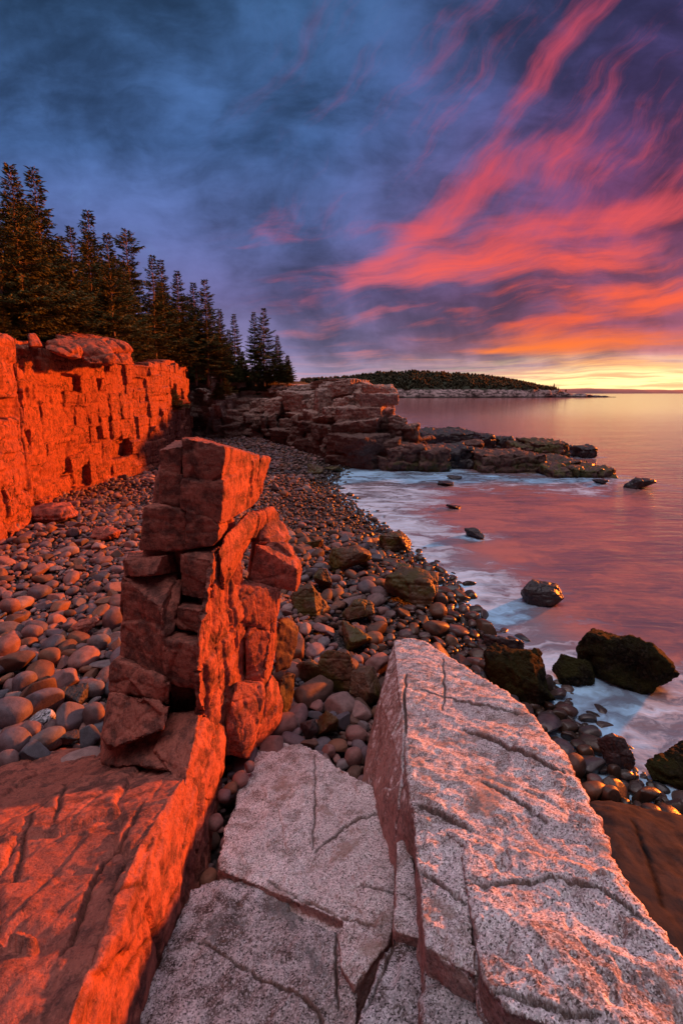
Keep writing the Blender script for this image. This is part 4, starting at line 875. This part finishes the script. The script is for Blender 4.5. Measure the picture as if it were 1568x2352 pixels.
# large stones given one by one as image boxes: box, tint, yaw, aspect
BIG = [((-20,1605,66,1672),2,0,.8),((132,1612,193,1684),2,1.2,.8),((194,1618,240,1672),1,0,.8),((46,1658,99,1704),1,0,.8),((-6,1676,66,1732),2,.1,.8),((48,1704,122,1772),3,.9,.8),((182,1668,234,1724),3,.6,.7),((56,1588,139,1645),2,.5,.45),((44,1554,124,1624),6,.7,.42),
 ((34,1544,82,1602),2,.9,.7),((74,1676,145,1724),7,.6,.6),((-6,1728,44,1782),1,0,.8),((-10,1780,30,1830),7,0,.8),((207,1456,251,1494),7,0,.8),((250,1458,285,1500),7,.3,.8),((239,1396,288,1450),1,1.,.8),((200,1620,200,1621),0,0,.8),
 ((178,1560,222,1582),1,.1,.6),((195,1566,240,1600),7,.3,.7),((0,1500,75,1550),6,.5,.6),((90,1490,140,1530),4,0,.7),((52,1436,95,1470),1,0,.7),((0,1375,42,1410),0,0,.8),((12,1200,44,1226),5,0,.8),
 ((797,1610,860,1656),5,0,.75),((768,1634,807,1674),3,0,.9),((794,1668,844,1704),0,.2,.8),((820,1655,850,1680),7,0,.9),((752,1700,798,1730),4,.1,.8),((790,1720,832,1758),0,.4,.8),((738,1712,770,1740),0,.2,.8),((690,1700,730,1718),6,.1,.5),
 ((1230,1548,1272,1588),6,.2,.9),((1100,1515,1140,1545),6,0,.8),((1310,1702,1345,1718),6,0,.8),((1292,1738,1345,1790),6,.6,.75),((1345,1780,1382,1812),0,0,.9),((1334,1798,1392,1840),4,.1,.7),((1378,1808,1422,1852),6,.2,.8),((1445,1810,1520,1852),6,.1,.55),((1395,1758,1425,1790),6,0,.9),((1420,1770,1455,1792),7,0,.7),
 ((1470,1850,1520,1888),6,.1,.8),((1520,1832,1568,1868),6,.1,.8),((1280,1655,1325,1680),6,.2,.7),((1330,1668,1380,1700),7,.1,.7),((1325,1712,1360,1740),4,.2,.8),((1330,1640,1368,1662),7,.1,.7),((1265,1628,1300,1650),6,.2,.8),((1228,1670,1260,1700),6,.4,.6),
 ((460,1985,500,2055),4,1.2,.7),((446,2038,474,2072),4,0,.8),((478,1870,512,1908),0,.8,.8),((500,1815,530,1840),1,0,.8),((515,1796,545,1822),4,0,.8),((535,1770,570,1810),0,.9,.8),((560,1748,585,1775),1,0,.9),((505,1922,535,1950),1,0,.9)]
for i, (bx, ti, yaw, asp) in enumerate(BIG):
    if bx[3]-bx[1] < 5: continue
    if bx[1] > 1740 and 440 < bx[0] < 590:
        p = onz((bx[0]+bx[2])/2, (bx[1]+bx[3])/2, 1.15); dist = p[1]*math.cos(PIT)+(EYE-p[2])*math.sin(PIT); a = (bx[2]-bx[0])/2/FPX*dist; b = a*1.; c = a*.8
    else: p, a, b, c = solve_box(*bx, asp=asp, water=False)
    ST.append([p[0], p[1], p[2], (a*1.04, b, c), yaw, 0, 0, .86, ti, 1., 900+i, 1]); TAKEN.append((p[0], p[1], (a+b)/2*.8))
# the rest is packed by size, largest first
cell = .25; gridd = {}
def put(x, y, rad):
    n = int(rad/cell)+1; ix, iy = int(x/cell), int(y/cell)
    for i in range(ix-n-2, ix+n+3):
        for j in range(iy-n-2, iy+n+3):
            for (a, b, c) in gridd.get((i, j), ()):
                if (a-x)**2+(b-y)**2 < ((c+rad)*.80)**2: return False
    gridd.setdefault((ix, iy), []).append((x, y, rad)); return True
for (x, y, rad) in TAKEN: gridd.setdefault((int(x/cell), int(y/cell)), []).append((x, y, rad))
rg = random.Random(21)
def wantr(x, y): return .88*wantr0(x, y)
def wantr0(x, y):                                 # typical stone radius by place on the beach
    d = wline(y)-x; b = .095
    if y < 7.5 and d > 6: b = .165
    elif y < 11 and d > 6: b = .130
    elif y < 16 and d > 5: b = .108
    elif d > 5: b = .10
    if y < 7.5 and -2.2 < x < 2.8: b = .10
    if 0 < d < 5.5 and 6.5 < y < 18: b = .115 if (math.sin(x*3.1+y*1.7)+math.sin(x*1.3-y*2.9)) > .2 else .15
    if y > 24: b = .12
    return b
for (lo, hi, n) in [(1.7, 2.4, 1400), (1.25, 1.7, 3500), (.85, 1.25, 16000), (.55, .85, 36000), (.33, .55, 42000)]:
    for _ in range(n):
        y = rg.uniform(3.2, 9)if rg.random() < .33 else (rg.uniform(9, 20) if rg.random() < .5 else rg.uniform(20, 48)); wx = float(np.interp(y, _wy, _wx)); x = rg.uniform(-14.5 if y > 9 else -9, wx+.7)
        s, tt = x/y, 0
        if abs(x) > y*1.0+2.: continue
        if y > 46.5+0*x or (y > 35 and x > -1.1-(y-38.5)*.8): continue
        if x < np.interp(y, [0, 15.5, 16.5, 21, 30, 44], [-11.2, -11.4, -12.6, -13.2, -12.6, -14.6]): continue
        rad = wantr(x, y)*rg.uniform(lo, hi)
        if hi <= .55 and y > 20: continue
        if rad > (.36 if y < 20 else .3): rad = .3
        k = rg.uniform(.95, 1.45); 
        if not put(x, y, rad): continue
        c = rad*rg.uniform(.5, .85)
        ti = int(np.searchsorted(np.cumsum(TW), rg.random()*.999)); ti = 6 if (wline(y)-x < 5 and rg.random() < .4) else ti; z = float(beach(x, y))+c*rg.uniform(.1, .55)-.03
        if wline(y)-x < 0: z -= .02
        ST.append([x, y, z, (rad*k, rad/k**.5, c), rg.uniform(0, PI), rg.gauss(0, .22), rg.gauss(0, .22), rg.uniform(.72, 1.0), ti, rg.uniform(.72, 1.25), rg.randrange(1 << 20), 0])
print('stones', len(ST))
P = np.array([s[:3] for s in ST]); rad = np.array([s[3][0] for s in ST]); px, py, dd = proj(P); size = rad/dd*FPX
inf = (px > -20) & (px < 1588) & (py < 2380)
order = [i for i in np.argsort(-size) if inf[i]]; sel = []
for i in order:
    if len(sel) >= 300: break
    v = Vector(P[i]+np.array([0, 0, ST[i][3][2]*.6])-CAM); L_ = v.length; ok = True
    for b in OCC:
        h = b.ray_cast(Vector(CAM), v.normalized(), L_-.02)
        if h[0] is not None: ok = False; break
    if ok: sel.append(i)
selset = set(sel)
def build(s, sub):
    V0, F0 = ICO[sub]; V = stone_shape(V0, s[10], s[3], s[7], .13 if not s[11] else .10)@rotm(s[4], s[5], s[6]).T
    return V, F0
def tcol(s):
    c = np.array(TINTS[s[8]][0])*s[9]*.56; return np.r_[c, 1]
LM = LAND+[('red pillar', -2.4, 5.4), ('red ledge', -3.3, 5.0), ('pointed granite slab', 1.2, 5.9), ('red cliff foot', -11.5, 17)]
short = {}
for l in LM: short[l[0]] = l[0].replace(' with a sunlit right side on the cobble shore', '').split(',')[0]
used = {}
CUT = {'in', 'nearest', 'on', 'beside', 'with', 'behind', 'right', 'left', 'below', 'at', 'alone', 'standing', 'catching', 'touching', 'among', 'lying', 'between', 'near', 'where'}
def re_short(q):
    w_ = q.split(); k = next((i for i, v in enumerate(w_) if i > 1 and v in CUT), len(w_)); return ' '.join(w_[:min(k, 6)])
ORD = ['nearest', 'second nearest', 'third nearest', 'fourth nearest', 'fifth nearest', 'sixth nearest', 'seventh nearest', 'eighth nearest', 'ninth nearest', 'tenth nearest', 'eleventh nearest', 'twelfth nearest']
info = []
for i in sel:
    s = ST[i]; d = [math.hypot(s[0]-l[1], s[1]-l[2]) for l in LM]; j = int(np.argmin(d)); dx, dy = s[0]-LM[j][1], s[1]-LM[j][2]
    dr = ('right of' if dx > 0 else 'left of') if abs(dx) > abs(dy) else ('behind' if dy > 0 else 'in front of')
    sz = 'large' if s[3][0] > .26 else ('middling' if s[3][0] > .16 else 'small'); el = s[3][0]/s[3][1]
    shp = 'elongated' if el > 1.55 else ('oval' if el > 1.2 else 'round')
    info.append((d[j], i, j, (sz, TINTS[s[8]][1], shp, dr, j)))
info.sort()
for (dj, i, j, key) in info:
    s = ST[i]; n_ = used.get(key, 0); used[key] = n_+1
    lab = '%s %s %s cobble %s the %s' % (key[0], key[1], key[2], key[3], re_short(short[LM[j][0]]))
    if n_: lab = lab+', '+ORD[min(n_, 11)]
    px_sz = s[3][0]/max(proj(P[i])[2][0], .1)*FPX
    V, F = build(s, 5 if px_sz > 45 else 4); me = np_mesh('cobble', V, F); set_attr(me, 'tint', np.tile(tcol(s), (len(V), 1)), 'C')
    mat = M_cob; o = link('cobble', me, mat); o.location = s[:3]; tag(o, lab, 'cobble', 'cobbles on the beach')
# one black and white speckled stone among the large grey ones
p, a, b, c = solve_box(62, 1630, 124, 1676); V0, F0 = ICO[5]; V = stone_shape(V0, 77, (a, b, c), .9, .1); o = link('cobble', np_mesh('cobble', V, F0), M_white); o.location = p
tag(o, 'round black and white speckled stone among the large grey cobbles', 'cobble')
VS, FS, CS, off = [], [], [], 0
for i, s in enumerate(ST):
    if i in selset or px[i] < -700 or px[i] > 2300: continue
    sub = 3 if size[i] > 9 else (2 if size[i] > 3.5 else 1)
    V, F = build(s, sub); VS.append(V+np.array(s[:3])); FS.append(F+off); CS.append(np.tile(tcol(s), (len(V), 1))); off += len(V)
me = np_mesh('cobbles', np.concatenate(VS), np.concatenate(FS)); set_attr(me, 'tint', np.concatenate(CS), 'C')
tag(link('cobbles', me, M_cob), 'countless smaller pink and grey cobbles covering the beach', 'cobbles', kind='stuff')
print('stuff verts', off)
# stone cairns at the head of the cove
for i, (cx, cy, hh, lab) in enumerate([(440,1002,.7,'small stone cairn at the cove head, left of the two'), (459,1000,.95,'slightly taller stone cairn at the cove head, right of the two'), (343,1058,.7,'little stone cairn at the foot of the sunlit red cliff')]):
    p = onbeach(cx, cy); cr_ = empty('stone_cairn', p); tag(cr_, lab, 'cairn'); z = p[2]
    for k in range(5):
        rr_ = hh*(.26-.04*k); V = ICO[3][0]*np.array([rr_, rr_*.9, hh*.12]); V = V*(1+.15*fbm(ICO[3][0], 1.2, 2, k+i*5))[:, None]+np.array([p[0]+.03*random.gauss(0, 1), p[1], z+hh*.1])
        z += hh*.2; me = np_mesh('stone', V, ICO[3][1]); set_attr(me, 'tint', np.tile(np.r_[TINTS[(i+k) % 6][0], 1], (len(V), 1)), 'C'); link('stone', me, M_cob, cr_)

# ------------------------------------------------------------------ sky and sun
SAZ, SEL = math.radians(57), math.radians(8.5)
w = bpy.data.worlds.new('World'); sc.world = w; w.use_nodes = True; t = NT(w.node_tree); bg = w.node_tree.nodes['Background']
tc = t.n.new('ShaderNodeTexCoord').outputs['Generated']; D = t.v('NORMALIZE', tc); dx, dy, dz = t.sep(D)[0:3]
yy = t.m('MAXIMUM', dy, .08); s_ = t.m('DIVIDE', dx, yy); h_ = t.m('DIVIDE', t.m('MAXIMUM', dz, 0.), yy)
zz = t.m('ADD', t.m('MAXIMUM', dz, 0.), .035); plane = t.xyz(t.m('DIVIDE', dx, zz), t.m('DIVIDE', dy, zz))
ST_ = t.xyz(s_, h_)
# wind-drawn warping noise in the cloud layer's own plane
pr = t.map(plane, rot=(0, 0, -.40), scl=(1., .30, 1))
wz = t.noise(pr, 1.1, 7, .58, .2); wz2 = t.noise(t.map(plane, rot=(0, 0, -.30), scl=(1., .42, 1)), 2.6, 9, .64, .9)
soft = t.noise(t.map(plane, rot=(0, 0, -.2), scl=(1., .6, 1)), .55, 5, .5, .4)
warp = t.v('SCALE', t.v('SUBTRACT', t.noise(t.map(ST_, scl=(1, 1.6, 1)), 3.0, 3, .5, color=True), (.5, .5, .5)), scale=.13)
SW = t.v('ADD', ST_, t.v('MULTIPLY', warp, t.xyz(1., t.mr(h_, 0., .3, .25, 1.), 0.)))
RL = [(0, lin(200,168,182)), (.035, lin(168,152,185)), (.09, lin(124,116,158)), (.2, lin(96,92,138)), (.33, lin(84,98,150)), (.5, lin(66,96,148)), (.95, lin(46,80,116))]
RR = [(0, lin(255,248,185)), (.018, lin(255,226,150)), (.035, lin(246,190,150)), (.058, lin(205,160,160)), (.09, lin(178,108,116)), (.14, lin(150,80,106)), (.22, lin(128,72,104)), (.38, lin(112,58,98)), (.6, lin(78,62,112)), (.95, lin(56,68,118))]
bl = t.ramp(h_, RL); br = t.ramp(h_, RR)
mixs = t.mr(t.m('ADD', s_, t.m('MULTIPLY', t.m('SUBTRACT', soft, .5), .5)), -.12, .62)
base = t.mix(mixs, bl, br)
cl1 = t.noise(t.v('ADD', ST_, warp), 2.0, 7, .56, 0.); cl2 = t.noise(t.map(t.v('ADD', ST_, warp), scl=(1., 2.2, 1)), 4.2, 7, .6, 0.)
sh_ = t.m('ADD', t.m('MULTIPLY', cl1, .7), t.m('ADD', t.m('MULTIPLY', cl2, .35), t.m('MULTIPLY', soft, .15)))
shade = t.mr(sh_, .45, .75, .42, 1.62); shade = t.m('ADD', t.m('MULTIPLY', shade, t.mr(h_, .0, .08)), t.m('SUBTRACT', 1., t.mr(h_, .0, .08)))
base = t.mix(1., base, t.xyz(shade, shade, shade), 'MULTIPLY')
base = t.mix(t.m('MULTIPLY', t.mr(cl1, .60, .74), t.m('MULTIPLY', t.mr(s_, .35, -.25), t.mr(h_, .1, .3, 0, .55))), base, lin(105,150,195))
def st(px_, py_): d = ray(px_, py_); return d[0]/d[1], d[2]/d[1]
def blob(cx, cy, hl, hw, dirx, diry, k=1.):
    a, b = st(cx, cy); a2, b2 = st(cx+dirx*5, cy+diry*5); ang = math.atan2(b2-b, a2-a); f = 1/FPX*math.cos(PIT)
    sx, sy = 1/(hl*f*1.15), 1/(hw*f*1.15)
    sub = t.v('SUBTRACT', SW, (a, b, 0)); n = t.n.new('ShaderNodeVectorRotate'); n.rotation_type = 'Z_AXIS'; t._in(n.inputs['Vector'], sub); n.inputs['Angle'].default_value = -ang
    L_ = t.v('LENGTH', t.v('MULTIPLY', n.outputs[0], (sx, sy, 0))); return t.mr(L_, 1.25, .1, 0., k)
BL_ = [(1165,265,470,40,500,-570,1.15),(1290,90,200,36,1,-.95,.6),(1070,455,260,34,1,-.72,.9),(1235,365,170,60,1,-.35,.45),(1230,535,440,48,1,-.27,.95),(1230,608,350,30,1,-.10,1.1),(950,650,230,36,1,.0,.7),
 (640,500,85,42,1,-.5,.6),(640,552,70,20,1,-.05,.5),(850,522,95,16,1,-.15,.7),(1370,715,300,42,1,-.2,1.1),(1400,780,330,34,1,-.06,1.2),(1380,845,330,16,1,-.02,.9),(1050,718,80,11,1,-.05,.85),(925,712,28,9,1,-.3,.6),(760,745,150,20,1,-.12,.7),(690,770,100,12,1,0,.75),
 (850,815,120,14,1,0,.65),(1400,640,280,70,1,-.15,.4),(700,662,110,11,1,0,.55),(1540,480,190,60,1,-.2,.9),(1200,420,300,120,1,-.6,.28),(1080,560,300,70,1,-.3,.35),(540,566,60,10,1,0,.4),(1530,845,200,18,1,0,1.0),(1250,800,200,14,1,-.03,.7),(1100,800,130,10,1,0,.5),(1000,742,120,12,1,-.05,.7),(1230,745,150,14,1,-.08,.9),(860,725,60,14,1,-.4,.55),(1130,680,120,14,1,-.1,.5),(1480,655,160,16,1,-.2,.8),(930,770,100,8,1,0,.6),(720,700,60,12,1,-.1,.4),(1330,830,200,10,1,-.02,.8),(1480,560,140,20,1,-.1,.7),(900,600,120,20,1,-.15,.4),(1560,690,120,30,1,-.3,.8)]
sm_ = None
for q in BL_:
    b = blob(*q); sm_ = b if sm_ is None else t.m('ADD', sm_, b)
def streak(ang, sx, sy, sc_):
    n = t.n.new('ShaderNodeVectorRotate'); n.rotation_type = 'Z_AXIS'; t._in(n.inputs['Vector'], SW); n.inputs['Angle'].default_value = -ang
    return t.noise(t.map(n.outputs[0], scl=(sx, sy, 1)), sc_, 9, .66, .15)
tS = t.mix(t.mr(h_, .24, .46), streak(.17, 1.6, 11, 1.7), streak(.86, 1.2, 6.5, 1.7)); tS = t.mix(t.mr(h_, .16, .06), tS, streak(.06, 1.3, 21, 2.1))
tex = t.m('ADD', t.m('MULTIPLY', wz, .30), t.m('MULTIPLY', t.sep(tS)[0], .80))
mask = t.mr(t.m('ADD', t.m('MULTIPLY', sm_, .55), t.m('MULTIPLY', t.m('SUBTRACT', tex, .56), 3.1)), .04, 1.22)
mask = t.m('MULTIPLY', mask, t.mr(sm_, 0., .3))
# loose wisps outside the drawn masses, rarer to the left
wisp = t.m('MULTIPLY', t.mr(tex, .54, .76), t.m('MULTIPLY', t.mr(s_, -.35, .35), t.mr(h_, .9, .25, .3, .85)))
mask = t.m('MAXIMUM', mask, wisp)
rc = t.ramp(h_, [(0, lin(255,240,150)), (.03, lin(255,214,118)), (.055, lin(255,160,92)), (.09, lin(255,126,58)), (.15, lin(255,98,54)), (.27, lin(250,92,76)), (.42, lin(220,80,94)), (.95, lin(196,72,100))])
rcl = t.ramp(h_, [(0, lin(240,190,190)), (.08, lin(236,140,140)), (.2, lin(222,104,120)), (.4, lin(205,84,110)), (.95, lin(150,70,110))])
rc = t.mix(t.mr(s_, -.05, .35), rcl, rc)
sky = t.mix(mask, base, rc)
lowband = t.m('MULTIPLY', t.mr(streak(.03, 1.6, 42, 2.4), .44, .60), t.m('MULTIPLY', t.mr(h_, .075, .045), t.mr(h_, .004, .016)))
gl = t.m('MULTIPLY', t.mr(t.v('LENGTH', t.v('MULTIPLY', t.v('SUBTRACT', ST_, (.70, .012, 0)), (1.15, 11., 0))), 1., 0.), .95); gl = t.m('MULTIPLY', gl, t.mr(t.m('ADD', t.sep(tS)[0], t.m('MULTIPLY', gl, .30)), .42, .72))
sky = t.mix(gl, sky, (1.6, 1.25, .55)); sky = t.mix(t.m('MULTIPLY', lowband, .75), sky, t.mix(t.mr(s_, .1, .6), lin(196,150,170), lin(242,166,120)))
# unseen bright fill added overhead to light the rocks; sky behind viewer darkened
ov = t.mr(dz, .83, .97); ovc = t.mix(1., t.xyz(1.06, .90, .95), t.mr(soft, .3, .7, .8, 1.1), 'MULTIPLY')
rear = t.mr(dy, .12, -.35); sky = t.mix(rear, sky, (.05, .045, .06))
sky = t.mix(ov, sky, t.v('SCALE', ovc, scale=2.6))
ns = t.n.new('ShaderNodeTexSky'); ns.sky_type = 'NISHITA'; ns.sun_disc = False; ns.sun_elevation = SEL; ns.sun_rotation = SAZ
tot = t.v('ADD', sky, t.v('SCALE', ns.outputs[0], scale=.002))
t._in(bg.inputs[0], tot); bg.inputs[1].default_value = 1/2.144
w.cycles.sampling_method = 'MANUAL'; w.cycles.sample_map_resolution = 512
sl = bpy.data.lights.new('sun', 'SUN'); sl.energy = 4.6; sl.angle = math.radians(2.5); sl.color = (1., .185, .016)
so = bpy.data.objects.new('sun', sl); C.objects.link(so)
sd = Vector((math.sin(SAZ)*math.cos(SEL), math.cos(SAZ)*math.cos(SEL), math.sin(SEL))); so.rotation_euler = sd.to_track_quat('Z', 'Y').to_euler(); so.location = (20, 20, 30)
sc.view_settings.view_transform = 'Standard'; sc.view_settings.look = 'None'; sc.view_settings.exposure = 1.1; sc.view_settings.gamma = 1
sc.render.engine = 'CYCLES'; sc.cycles.max_bounces = 4; sc.cycles.use_denoising = True
